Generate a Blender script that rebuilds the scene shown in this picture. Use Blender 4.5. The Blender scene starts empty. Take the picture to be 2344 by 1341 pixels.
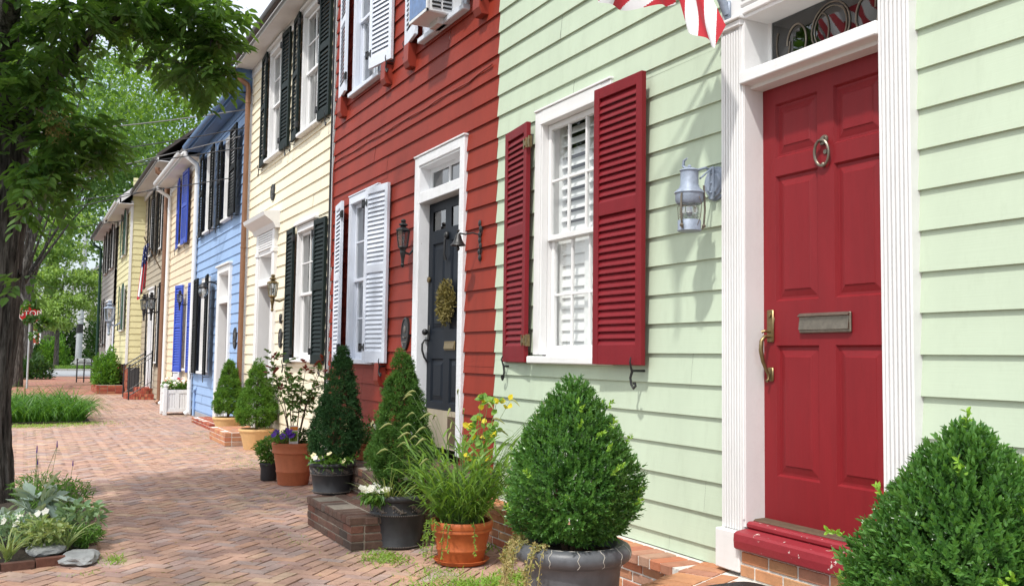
import bpy, bmesh, math, random
import numpy as np
from mathutils import Vector, Matrix
R = math.radians
sc = bpy.context.scene
COL = sc.collection
rng = np.random.default_rng(7)
random.seed(7)

# ------------------------------------------------------------------ camera, sky, sun, exposure
cam_data = bpy.data.cameras.new('camera')
cam = bpy.data.objects.new('camera', cam_data)
COL.objects.link(cam)
cam_data.sensor_width = 36.0
cam_data.lens = 2149.1 / 2344 * 36.0
cam_data.clip_start = 0.05
cam_data.clip_end = 3000
_yaw, _pitch, _roll = .47791, .067379, .013342
_f = Vector((math.sin(_yaw) * math.cos(_pitch), math.cos(_yaw) * math.cos(_pitch), math.sin(_pitch)))
_r = Vector((math.cos(_yaw), -math.sin(_yaw), 0))
_u = _r.cross(_f)
_r2 = math.cos(_roll) * _r + math.sin(_roll) * _u
_u2 = -math.sin(_roll) * _r + math.cos(_roll) * _u
cam.matrix_world = Matrix(((_r2.x, _u2.x, -_f.x, 0), (_r2.y, _u2.y, -_f.y, 0), (_r2.z, _u2.z, -_f.z, 1.45), (0, 0, 0, 1)))
sc.camera = cam

SUN = Vector((.457, .297, -.839)).normalized()
world = bpy.data.worlds.new('World')
sc.world = world
world.use_nodes = True
wn, wl = world.node_tree.nodes, world.node_tree.links
wn.clear()
sky = wn.new('ShaderNodeTexSky')
sky.sky_type = 'NISHITA'
sky.sun_disc = False
sky.sun_elevation = R(57)
sky.sun_rotation = R(237)
sky.air_density = 1.0
sky.dust_density = 3.0
tcw = wn.new('ShaderNodeTexCoord')
nzw = wn.new('ShaderNodeTexNoise')
nzw.inputs['Scale'].default_value = 2.2
nzw.inputs['Detail'].default_value = 6
rmw = wn.new('ShaderNodeValToRGB')
rmw.color_ramp.elements[0].position = .34
rmw.color_ramp.elements[1].position = .6
mxw = wn.new('ShaderNodeMix')
mxw.data_type = 'RGBA'
mxw.inputs['B'].default_value = (7.6, 7.85, 8.2, 1)
bgw = wn.new('ShaderNodeBackground')
bgw.inputs['Strength'].default_value = .15
outw = wn.new('ShaderNodeOutputWorld')
wl.new(tcw.outputs['Generated'], nzw.inputs['Vector'])
wl.new(nzw.outputs['Fac'], rmw.inputs['Fac'])
wl.new(rmw.outputs['Color'], mxw.inputs['Factor'])
wl.new(sky.outputs['Color'], mxw.inputs['A'])
wl.new(mxw.outputs['Result'], bgw.inputs['Color'])
wl.new(bgw.outputs['Background'], outw.inputs['Surface'])
sd = bpy.data.lights.new('sun', 'SUN')
sd.energy = 2.6
sd.angle = R(2.2)
sd.color = (1, .965, .91)
so = bpy.data.objects.new('sun', sd)
COL.objects.link(so)
so.rotation_euler = SUN.to_track_quat('-Z', 'Y').to_euler()
so.location = (-10, -10, 30)
sc.view_settings.view_transform = 'Standard'
sc.view_settings.look = 'None'
sc.view_settings.exposure = 0.58
sc.view_settings.gamma = 1
sc.render.engine = 'CYCLES'
sc.cycles.max_bounces = 7
sc.cycles.diffuse_bounces = 4
sc.cycles.transparent_max_bounces = 8
sc.cycles.use_denoising = True

# ------------------------------------------------------------------ materials
def srgb(h):
    c = [int(h[i:i + 2], 16) / 255 for i in (0, 2, 4)]
    return tuple(x / 12.92 if x <= .04045 else ((x + .055) / 1.055) ** 2.4 for x in c)

def nn(nt, t, **kw):
    n = nt.nodes.new(t)
    for k, v in kw.items():
        n.inputs[k].default_value = v
    return n

def base_mat(name):
    m = bpy.data.materials.new(name)
    m.use_nodes = True
    nt = m.node_tree
    b = nt.nodes['Principled BSDF']
    return m, nt, b

def paint(name, col, rough=.5, var=.12, scale=(2, 2, .6), bump=.15, bscale=(60, 6, 60), chips=0, chipcol=(.3, .25, .2), metal=0, spec=.4, dirt=0, nscale=3.0):
    """painted or plain surface: soft tone variation, fine grain bump, optional chips and dirt"""
    m, nt, b = base_mat(name)
    L = nt.links
    tc = nt.nodes.new('ShaderNodeTexCoord')
    mp = nn(nt, 'ShaderNodeMapping', Scale=scale)
    L.new(tc.outputs['Object'], mp.inputs['Vector'])
    nz = nn(nt, 'ShaderNodeTexNoise', Scale=nscale, Detail=7, Roughness=.65)
    L.new(mp.outputs['Vector'], nz.inputs['Vector'])
    rp = nt.nodes.new('ShaderNodeValToRGB')
    rp.color_ramp.elements[0].position = .28
    rp.color_ramp.elements[1].position = .72
    rp.color_ramp.elements[0].color = (*[c * (1 - var) for c in col], 1)
    rp.color_ramp.elements[1].color = (*[min(1, c * (1 + var * .7)) for c in col], 1)
    L.new(nz.outputs['Fac'], rp.inputs['Fac'])
    out = rp.outputs['Color']
    if dirt:
        n2 = nn(nt, 'ShaderNodeTexNoise', Scale=9, Detail=8, Roughness=.75)
        L.new(mp.outputs['Vector'], n2.inputs['Vector'])
        r2 = nt.nodes.new('ShaderNodeValToRGB')
        r2.color_ramp.elements[0].position = .52
        r2.color_ramp.elements[1].position = .78
        r2.color_ramp.elements[1].color = (dirt, dirt, dirt, 1)
        L.new(n2.outputs['Fac'], r2.inputs['Fac'])
        mx = nt.nodes.new('ShaderNodeMix'); mx.data_type = 'RGBA'
        mx.inputs['B'].default_value = (col[0] * .35, col[1] * .33, col[2] * .28, 1)
        L.new(r2.outputs['Color'], mx.inputs['Factor'])
        L.new(out, mx.inputs['A'])
        out = mx.outputs['Result']
    if chips:
        n3 = nn(nt, 'ShaderNodeTexNoise', Scale=26, Detail=5, Roughness=.6)
        L.new(tc.outputs['Object'], n3.inputs['Vector'])
        r3 = nt.nodes.new('ShaderNodeValToRGB')
        r3.color_ramp.elements[0].position = .75 - chips
        r3.color_ramp.elements[1].position = .77 - chips
        L.new(n3.outputs['Fac'], r3.inputs['Fac'])
        mx = nt.nodes.new('ShaderNodeMix'); mx.data_type = 'RGBA'
        mx.inputs['B'].default_value = (*chipcol, 1)
        L.new(r3.outputs['Color'], mx.inputs['Factor'])
        L.new(out, mx.inputs['A'])
        out = mx.outputs['Result']
    L.new(out, b.inputs['Base Color'])
    b.inputs['Roughness'].default_value = rough
    b.inputs['Metallic'].default_value = metal
    b.inputs['Specular IOR Level'].default_value = spec
    if bump:
        m2 = nn(nt, 'ShaderNodeMapping', Scale=bscale)
        L.new(tc.outputs['Object'], m2.inputs['Vector'])
        nb = nn(nt, 'ShaderNodeTexNoise', Scale=1.0, Detail=4)
        L.new(m2.outputs['Vector'], nb.inputs['Vector'])
        bp = nn(nt, 'ShaderNodeBump', Strength=bump, Distance=.01)
        L.new(nb.outputs['Fac'], bp.inputs['Height'])
        L.new(bp.outputs['Normal'], b.inputs['Normal'])
    return m

def ramp_mat(name, cols, rough=.8, var=.25, nscale=12, bump=.3, bscale=40, moss=0, spec=.3, moss_col=(.16, .19, .04)):
    """per-face random colour ('rnd') through a ramp, plus noise; for bricks, stones, bark"""
    m, nt, b = base_mat(name)
    L = nt.links
    at = nt.nodes.new('ShaderNodeAttribute'); at.attribute_name = 'rnd'
    rp = nt.nodes.new('ShaderNodeValToRGB')
    e = rp.color_ramp.elements
    while len(e) < len(cols): e.new(.5)
    for i, c in enumerate(cols):
        e[i].position = i / max(1, len(cols) - 1)
        e[i].color = (*c, 1)
    L.new(at.outputs['Fac'], rp.inputs['Fac'])
    tc = nt.nodes.new('ShaderNodeTexCoord')
    nz = nn(nt, 'ShaderNodeTexNoise', Scale=nscale, Detail=8, Roughness=.7)
    L.new(tc.outputs['Object'], nz.inputs['Vector'])
    mr = nt.nodes.new('ShaderNodeMapRange')
    mr.inputs['From Min'].default_value = .25; mr.inputs['From Max'].default_value = .75
    mr.inputs['To Min'].default_value = 1 - var; mr.inputs['To Max'].default_value = 1 + var
    L.new(nz.outputs['Fac'], mr.inputs['Value'])
    mx = nt.nodes.new('ShaderNodeMix'); mx.data_type = 'RGBA'; mx.blend_type = 'MULTIPLY'
    mx.inputs['Factor'].default_value = 1
    L.new(rp.outputs['Color'], mx.inputs['A']); L.new(mr.outputs['Result'], mx.inputs['B'])
    out = mx.outputs['Result']
    if moss:
        n2 = nn(nt, 'ShaderNodeTexNoise', Scale=.9 if bump else .9, Detail=8, Roughness=.74)
        L.new(tc.outputs['Object'], n2.inputs['Vector'])
        r2 = nt.nodes.new('ShaderNodeValToRGB')
        r2.color_ramp.elements[0].position = .56
        r2.color_ramp.elements[1].position = .74
        r2.color_ramp.elements[1].color = (moss, moss, moss, 1)
        L.new(n2.outputs['Fac'], r2.inputs['Fac'])
        m3 = nt.nodes.new('ShaderNodeMix'); m3.data_type = 'RGBA'
        m3.inputs['B'].default_value = (*moss_col, 1)
        L.new(r2.outputs['Color'], m3.inputs['Factor']); L.new(out, m3.inputs['A'])
        out = m3.outputs['Result']
    L.new(out, b.inputs['Base Color'])
    b.inputs['Roughness'].default_value = rough
    b.inputs['Specular IOR Level'].default_value = spec
    if bump:
        nb = nn(nt, 'ShaderNodeTexNoise', Scale=bscale, Detail=6)
        L.new(tc.outputs['Object'], nb.inputs['Vector'])
        bp = nn(nt, 'ShaderNodeBump', Strength=bump, Distance=.01)
        L.new(nb.outputs['Fac'], bp.inputs['Height'])
        L.new(bp.outputs['Normal'], b.inputs['Normal'])
    return m

def leaf(name, cols, trans=.3, rough=.45, spec=.35, boost=1.6):
    m, nt, b = base_mat(name)
    L = nt.links
    at = nt.nodes.new('ShaderNodeAttribute'); at.attribute_name = 'rnd'
    rp = nt.nodes.new('ShaderNodeValToRGB')
    e = rp.color_ramp.elements
    while len(e) < len(cols): e.new(.5)
    for i, c in enumerate(cols):
        e[i].position = i / max(1, len(cols) - 1)
        e[i].color = (*c, 1)
    L.new(at.outputs['Fac'], rp.inputs['Fac'])
    L.new(rp.outputs['Color'], b.inputs['Base Color'])
    b.inputs['Roughness'].default_value = rough
    b.inputs['Specular IOR Level'].default_value = spec
    if trans:
        tr = nt.nodes.new('ShaderNodeBsdfTranslucent')
        ml = nt.nodes.new('ShaderNodeMix'); ml.data_type = 'RGBA'; ml.blend_type = 'MULTIPLY'
        ml.inputs['Factor'].default_value = 1
        ml.inputs['B'].default_value = (boost * 1.1, boost, boost * .45, 1)
        L.new(rp.outputs['Color'], ml.inputs['A'])
        L.new(ml.outputs['Result'], tr.inputs['Color'])
        ms = nt.nodes.new('ShaderNodeMixShader'); ms.inputs['Fac'].default_value = trans
        o = nt.nodes['Material Output']
        L.new(b.outputs['BSDF'], ms.inputs[1]); L.new(tr.outputs['BSDF'], ms.inputs[2])
        L.new(ms.outputs['Shader'], o.inputs['Surface'])
    return m

def glass(name, tint=(.93, .95, .95), refl=.08):
    """window glass: mostly see-through, mirrors the street at grazing angles"""
    m, nt, b = base_mat(name)
    L = nt.links
    tr = nt.nodes.new('ShaderNodeBsdfTransparent'); tr.inputs['Color'].default_value = (*tint, 1)
    gl = nt.nodes.new('ShaderNodeBsdfGlossy'); gl.inputs['Roughness'].default_value = .015
    tc = nt.nodes.new('ShaderNodeTexCoord')
    nz = nn(nt, 'ShaderNodeTexNoise', Scale=3.5, Detail=1)
    L.new(tc.outputs['Object'], nz.inputs['Vector'])
    bp = nn(nt, 'ShaderNodeBump', Strength=.06, Distance=.05)
    L.new(nz.outputs['Fac'], bp.inputs['Height'])
    L.new(bp.outputs['Normal'], gl.inputs['Normal'])
    lw = nt.nodes.new('ShaderNodeLayerWeight'); lw.inputs['Blend'].default_value = .5
    fr = nt.nodes.new('ShaderNodeMath'); fr.operation = 'POWER'; fr.inputs[1].default_value = 4.0; L.new(lw.outputs['Facing'], fr.inputs[0])
    ad = nt.nodes.new('ShaderNodeMath'); ad.operation = 'ADD'; ad.use_clamp = True
    ad.inputs[1].default_value = refl
    L.new(fr.outputs['Value'], ad.inputs[0])
    ms = nt.nodes.new('ShaderNodeMixShader')
    L.new(ad.outputs['Value'], ms.inputs['Fac'])
    L.new(tr.outputs['BSDF'], ms.inputs[1]); L.new(gl.outputs['BSDF'], ms.inputs[2])
    L.new(ms.outputs['Shader'], nt.nodes['Material Output'].inputs['Surface'])
    return m

M = {}
def siding_mat(name, h, var=.1, dirt=.25, sat=1):
    return paint(name, srgb(h), rough=.6, spec=.22, var=var, scale=(1, 1.2, .35), bump=.06, bscale=(40, 3, 140), dirt=dirt, nscale=2.2)
M['sage'] = siding_mat('sage_clapboard', 'b8c6b0', .07, .16)
M['redwall'] = siding_mat('brick_red_clapboard', '8a3020', .17, .3)
M['cream'] = siding_mat('cream_clapboard', 'e6dcc2', .06, .15)
M['blue'] = siding_mat('blue_clapboard', '8fabd0', .08, .15)
M['buff'] = siding_mat('buff_clapboard', 'ddcbae', .08, .2)
M['tan'] = siding_mat('tan_clapboard', 'a79c88', .08, .25)
M['yellow'] = siding_mat('yellow_clapboard', 'd6d0a4', .07, .15)
M['gray'] = siding_mat('gray_clapboard', 'a09a92', .08, .2)
M['white'] = paint('white_paint', (.73, .73, .725), .45, .05, (2, 2, .8), .1, dirt=.08, chips=0)
M['white_old'] = paint('flaking_white_paint', (.74, .75, .77), .55, .08, (2, 2, .8), .25, dirt=.15, chips=.035, chipcol=(.42, .4, .37))
M['white_blue'] = paint('cool_white_paint', (.66, .70, .78), .5, .07, (2, 2, .8), .2, dirt=.12, chips=.02, chipcol=(.4, .4, .4))
M['crimson'] = paint('crimson_door_paint', srgb('7c1b21'), .5, .12, (3, 3, .5), .10, (50, 50, 5), dirt=.2, chips=.0, spec=.3)
M['crimson_sh'] = paint('crimson_shutter_paint', srgb('771a22'), .55, .12, (3, 3, .7), .1, (40, 40, 40), spec=.25, dirt=.2)
M['crimson_sill'] = paint('worn_crimson_paint', srgb('8b2831'), .5, .1, (3, 3, 3), .2, (30, 30, 30), chips=.105, chipcol=(.62, .55, .5))
M['dark_door'] = paint('slate_door_paint', (.008, .012, .019), .5, .15, (3, 3, .6), .1, (50, 50, 6), spec=.2)
M['dark_green'] = paint('dark_green_paint', (.005, .012, .011), .6, .15, (3, 3, 1), .1, spec=.18)
M['black_green'] = paint('black_shutter_paint', (.004, .005, .0055), .65, .15, (3, 3, 1), .1, spec=.15)
M['far_green'] = paint('bottle_green_paint', (.018, .07, .045), .5, .15, (3, 3, 1), .1)
M['cobalt'] = paint('cobalt_blue_paint', (.02, .06, .42), .45, .12, (3, 3, 1), .1)
M['redblock'] = paint('red_block_paint', srgb('8a3020'), .55, .15, (4, 4, 2), .2, (20, 20, 20), dirt=.2)
M['iron'] = paint('black_iron', (.012, .012, .013), .45, .2, (8, 8, 8), .2, (60, 60, 60), spec=.5)
M['brass'] = paint('aged_brass', (.24, .18, .09), .42, .25, (14, 14, 14), .1, (60, 60, 60), metal=.85)
M['bronze'] = paint('dull_bronze', (.22, .19, .15), .4, .25, (10, 10, 10), .1, (60, 60, 60), metal=.8)
M['zinc'] = paint('weathered_zinc', (.27, .32, .40), .5, .25, (9, 9, 9), .2, (60, 60, 60), metal=.1, dirt=.3)
M['copper'] = paint('brown_gutter_metal', (.23, .12, .07), .45, .2, (3, 3, .6), .1, metal=.25, dirt=.3)
M['gutter_dark'] = paint('dark_gutter_metal', (.05, .035, .03), .45, .2, (3, 3, 1), .1, metal=.2)
M['roof_blue'] = paint('blue_metal_roof', (.10, .19, .36), .5, .15, (2, 2, 2), .1)
M['roof_dark'] = paint('dark_roof_shingle', (.07, .06, .055), .85, .3, (3, 3, 3), .5, (30, 30, 30))
M['roof_gray'] = paint('gray_roof_shingle', (.28, .28, .30), .85, .2, (3, 3, 3), .5, (30, 30, 30))
M['interior'] = paint('painted_room_dark', (.05, .05, .052), .9, .2, bump=0)  # near-black colour stands in for the darkness of unlit rooms
M['curtain'] = paint('white_curtain', (.46, .46, .45), .9, .12, (30, 30, 1), .3, (20, 60, 2))
M['blind'] = paint('white_plantation_slat', (.86, .86, .84), .4, .03, bump=0)
M['glass'] = glass('window_glass')
M['glass_dark'] = glass('transom_glass', (.35, .38, .38), .12)
M['lampglass'] = glass('lamp_glass', (.80, .82, .82), .28)
M['foundation'] = paint('gray_foundation', (.33, .33, .34), .8, .2, (3, 3, 3), .4, (20, 20, 20), dirt=.3)
BR = [srgb(h) for h in ('9a7f75', 'a98877', 'b49381', 'a08176', 'a4918a', 'b08a75', 'b89e88', '95817a')]
M['paver'] = ramp_mat('brick_paver', BR, .85, .22, 9, .4, 60, moss=.55)
M['paver_far'] = None
BR2 = [srgb(h) for h in ('7d3628', '964633', '8a4030', 'a55a40', '9c6a4c', '8c3c30')]
M['brick'] = ramp_mat('red_brick', BR2, .8, .3, 14, .4, 60)
BR3 = [srgb(h) for h in ('54443c', '604a40', '4a403a', '6a463a', '564e48')]
M['brick_old'] = ramp_mat('mossy_old_brick', BR3, .9, .35, 11, .5, 50, moss=.7, moss_col=(.10, .11, .05))
BR4 = [srgb(h) for h in ('ae6e52', 'b88660', 'a2705a', 'b68c66', 'a8644c', 'a48470')]
M['brick_warm'] = ramp_mat('warm_stoop_brick', BR4, .8, .25, 12, .35, 60)
M['mortar'] = paint('pale_mortar', (.66, .63, .58), .95, .2, (12, 12, 12), .5, (60, 60, 60), dirt=.2)
M['mortar_dark'] = paint('dirty_mortar', (.24, .21, .17), .95, .3, (12, 12, 12), .5, (60, 60, 60), dirt=.3)
M['joint'] = ramp_mat('sandy_joint', [(.25, .20, .155), (.25, .20, .155)], .95, .35, 14, .3, 80, moss=.8, moss_col=(.14, .17, .03))
M['terracotta'] = paint('terracotta', srgb('a8603f'), .75, .14, (5, 5, 3), .15, (60, 60, 60), dirt=.25)
M['terracotta_orange'] = paint('orange_terracotta', srgb('ad5a2e'), .6, .16, (5, 5, 3), .12, (60, 60, 60), dirt=.2)
M['buffpot'] = paint('buff_clay', srgb('d9b37e'), .8, .1, (5, 5, 5), .3, (40, 40, 40), dirt=.15)
M['blackpot'] = paint('charcoal_resin', (.030, .031, .034), .5, .25, (5, 5, 3), .1, (60, 60, 60), dirt=.1, spec=.4)
M['reliefpot'] = paint('bronzed_relief', (.15, .13, .115), .45, .35, (16, 16, 16), .2, (60, 60, 60), metal=.25)
M['greypot'] = paint('dark_grey_glaze', (.085, .09, .10), .45, .3, (4, 4, 3), .1, (60, 60, 60), dirt=.2, spec=.5)
M['crack'] = paint('mineral_crack_line', (.45, .43, .38), .9, .1, bump=0)
M['soil'] = paint('dark_soil', (.035, .026, .018), .95, .5, (20, 20, 20), 1.0, (60, 60, 60))
M['asphalt'] = paint('pale_asphalt', (.30, .31, .33), .9, .15, (1, 1, 1), .3, (60, 60, 60))
M['asphalt_d'] = paint('dark_asphalt', (.06, .06, .062), .9, .2, (1, 1, 1), .3, (60, 60, 60))
M['granite'] = paint('granite_kerb', (.33, .32, .30), .85, .2, (5, 5, 5), .3, (60, 60, 60))
M['earth'] = paint('earth', (.09, .085, .05), .95, .35, (.4, .4, .4), .4, (10, 10, 10))
M['stone'] = paint('pale_fieldstone', (.29, .30, .30), .85, .22, (5, 5, 5), .6, (14, 14, 14), dirt=.3)
BK = [(.030, .026, .022), (.055, .048, .04), (.085, .075, .064), (.045, .04, .034)]
def bark_mat(name):
    m, nt, b = base_mat(name); L = nt.links
    tc = nt.nodes.new('ShaderNodeTexCoord'); mp = nn(nt, 'ShaderNodeMapping', Scale=(26, 26, 3.2)); L.new(tc.outputs['Object'], mp.inputs['Vector'])
    nz = nn(nt, 'ShaderNodeTexNoise', Scale=1.0, Detail=7, Roughness=.7, Distortion=.4); L.new(mp.outputs['Vector'], nz.inputs['Vector'])
    rp = nt.nodes.new('ShaderNodeValToRGB'); e = rp.color_ramp.elements; e.new(.5)
    for k, (p, c) in enumerate(((.36, (.016, .015, .014)), (.5, (.085, .079, .072)), (.66, (.20, .19, .175)))): e[k].position = p; e[k].color = (*c, 1)
    L.new(nz.outputs['Fac'], rp.inputs['Fac']); L.new(rp.outputs['Color'], b.inputs['Base Color']); b.inputs['Roughness'].default_value = .95; b.inputs['Specular IOR Level'].default_value = .15
    bp = nn(nt, 'ShaderNodeBump', Strength=1.0, Distance=.03); L.new(nz.outputs['Fac'], bp.inputs['Height']); L.new(bp.outputs['Normal'], b.inputs['Normal'])
    return m
M['bark'] = bark_mat('furrowed_bark')
M['stem'] = paint('woody_stem', (.10, .065, .04), .85, .25, (10, 10, 4), .2)
M['greenstem'] = paint('green_stem', (.10, .17, .05), .6, .2, (10, 10, 4), .1)
M['mat_rubber'] = paint('black_rubber_mat', (.012, .012, .014), .55, .2, (20, 20, 20), 1.0, (70, 70, 70))
M['fr'] = paint('flag_red_cloth', (.40, .018, .03), .8, .08, bump=.1)
M['fw'] = paint('flag_white_cloth', (.66, .66, .68), .8, .06, bump=.1)
M['fb'] = paint('flag_navy_cloth', (.02, .03, .13), .8, .1, bump=.1)
M['ac_white'] = paint('white_enamel', (.70, .71, .72), .4, .04, bump=0, dirt=.1)
M['ac_blue'] = paint('blue_wrapped_panel', (.07, .16, .36), .35, .35, (6, 6, 6), .2, (14, 14, 14))
M['cable'] = paint('dark_cable', (.03, .03, .032), .6, .1, bump=0)
M['cable_l'] = paint('pale_cable', (.16, .16, .16), .6, .1, bump=0)
M['stop_red'] = paint('sign_red', (.45, .02, .025), .4, .05, bump=0)
M['polemetal'] = paint('galvanised_pole', (.42, .45, .47), .55, .12, (1, 1, .4), .1, metal=.15)
M['tag'] = paint('plant_tag_card', (.72, .72, .70), .5, .04, bump=0)
M['tag_pic'] = paint('plant_tag_picture', (.25, .40, .07), .5, .4, (40, 40, 40), bump=0)
M['tag_orange'] = paint('plant_tag_orange', (.65, .22, .04), .5, .1, bump=0)
# foliage
M['l_tree'] = leaf('ash_leaf', [(.055, .125, .030), (.09, .19, .046), (.14, .26, .065)], .52, .42, .4)
M['l_far1'] = leaf('bright_tree_leaf', [(.085, .18, .024), (.14, .26, .034), (.20, .33, .05)], .45)
M['l_far2'] = leaf('deep_tree_leaf', [(.032, .085, .018), (.058, .135, .026), (.09, .19, .034)], .42)
M['l_honey'] = leaf('soft_tree_leaf', [(.17, .28, .075), (.24, .37, .11), (.32, .46, .16)], .45)
M['l_box'] = leaf('boxwood_leaf', [(.035, .105, .024), (.065, .175, .036), (.115, .26, .058), (.085, .21, .045)], .28, .32, .6)
M['l_boxnew'] = leaf('boxwood_new_leaf', [(.20, .38, .04), (.28, .46, .07)], .3, .4)
M['l_spruce'] = leaf('fresh_spruce_needle', [(.055, .14, .022), (.10, .22, .03), (.16, .29, .045)], .25, .6, .2)
M['l_spruce_d'] = leaf('dark_spruce_needle', [(.016, .052, .018), (.028, .08, .025), (.042, .105, .03)], .2, .6, .2)
M['l_spruce_m'] = leaf('mid_spruce_needle', [(.035, .095, .02), (.06, .14, .026), (.09, .19, .034)], .25, .6, .2)
M['l_grass'] = leaf('grass_blade', [(.09, .19, .03), (.14, .27, .045), (.20, .34, .07)], .42, .45)
M['l_liriope'] = leaf('lilyturf_blade', [(.04, .12, .018), (.075, .20, .025), (.12, .26, .04)], .35, .4)
M['l_weed'] = leaf('weed_blade', [(.14, .26, .035), (.20, .34, .05), (.26, .40, .08)], .35, .5)
M['l_seed'] = leaf('seed_head', [(.26, .30, .11), (.34, .36, .16)], .3, .7)
M['l_vine'] = leaf('vine_leaf', [(.12, .26, .04), (.18, .34, .06), (.24, .40, .10)], .4, .5)
M['l_yellow'] = leaf('yellowed_leaf', [(.60, .50, .03), (.70, .58, .05)], .35, .5)
M['l_rose'] = leaf('rose_leaf', [(.06, .14, .03), (.10, .20, .045), (.15, .26, .075)], .35, .4)
M['l_rosered'] = leaf('red_rose_leaf', [(.16, .03, .02), (.24, .05, .03)], .3, .4)
M['l_herb'] = leaf('herb_leaf', [(.07, .17, .03), (.11, .24, .045), (.16, .30, .06)], .3, .45)
M['l_silver'] = leaf('silver_leaf', [(.22, .30, .26), (.30, .38, .33), (.36, .44, .38)], .2, .75, .1)
M['l_sage'] = leaf('sage_leaf', [(.16, .27, .15), (.23, .35, .20), (.30, .42, .24)], .25, .7, .15)
M['l_varieg'] = leaf('variegated_leaf', [(.14, .24, .07), (.40, .46, .22), (.26, .36, .13)], .3, .5)
M['l_dry'] = leaf('dried_leaf', [(.30, .24, .10), (.40, .34, .16), (.22, .26, .08)], .25, .8, .1)
M['l_wreath'] = leaf('dried_wreath_sprig', [(.10, .09, .03), (.20, .17, .06), (.26, .22, .10)], .2, .8, .1)
M['p_white'] = leaf('white_petal', [(.75, .74, .68), (.80, .79, .76)], .25, .6)
M['p_violet'] = leaf('violet_petal', [(.06, .015, .22), (.10, .03, .32)], .25, .6)
M['p_red'] = leaf('red_petal', [(.5, .02, .05), (.6, .05, .08)], .25, .6)
M['p_cream'] = leaf('cream_petal', [(.70, .64, .35), (.78, .72, .45)], .25, .6)
M['l_shrub'] = leaf('shrub_leaf', [(.06, .16, .022), (.10, .24, .03), (.15, .30, .045)], .3, .5)
M['l_shrub_d'] = leaf('dark_shrub_leaf', [(.02, .06, .015), (.035, .09, .02), (.055, .12, .03)], .3, .5)

# ------------------------------------------------------------------ mesh helpers
def wloc(o):
    v = Vector((0, 0, 0))
    while o is not None:
        v += Vector(o.location); o = o.parent
    return v

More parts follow.
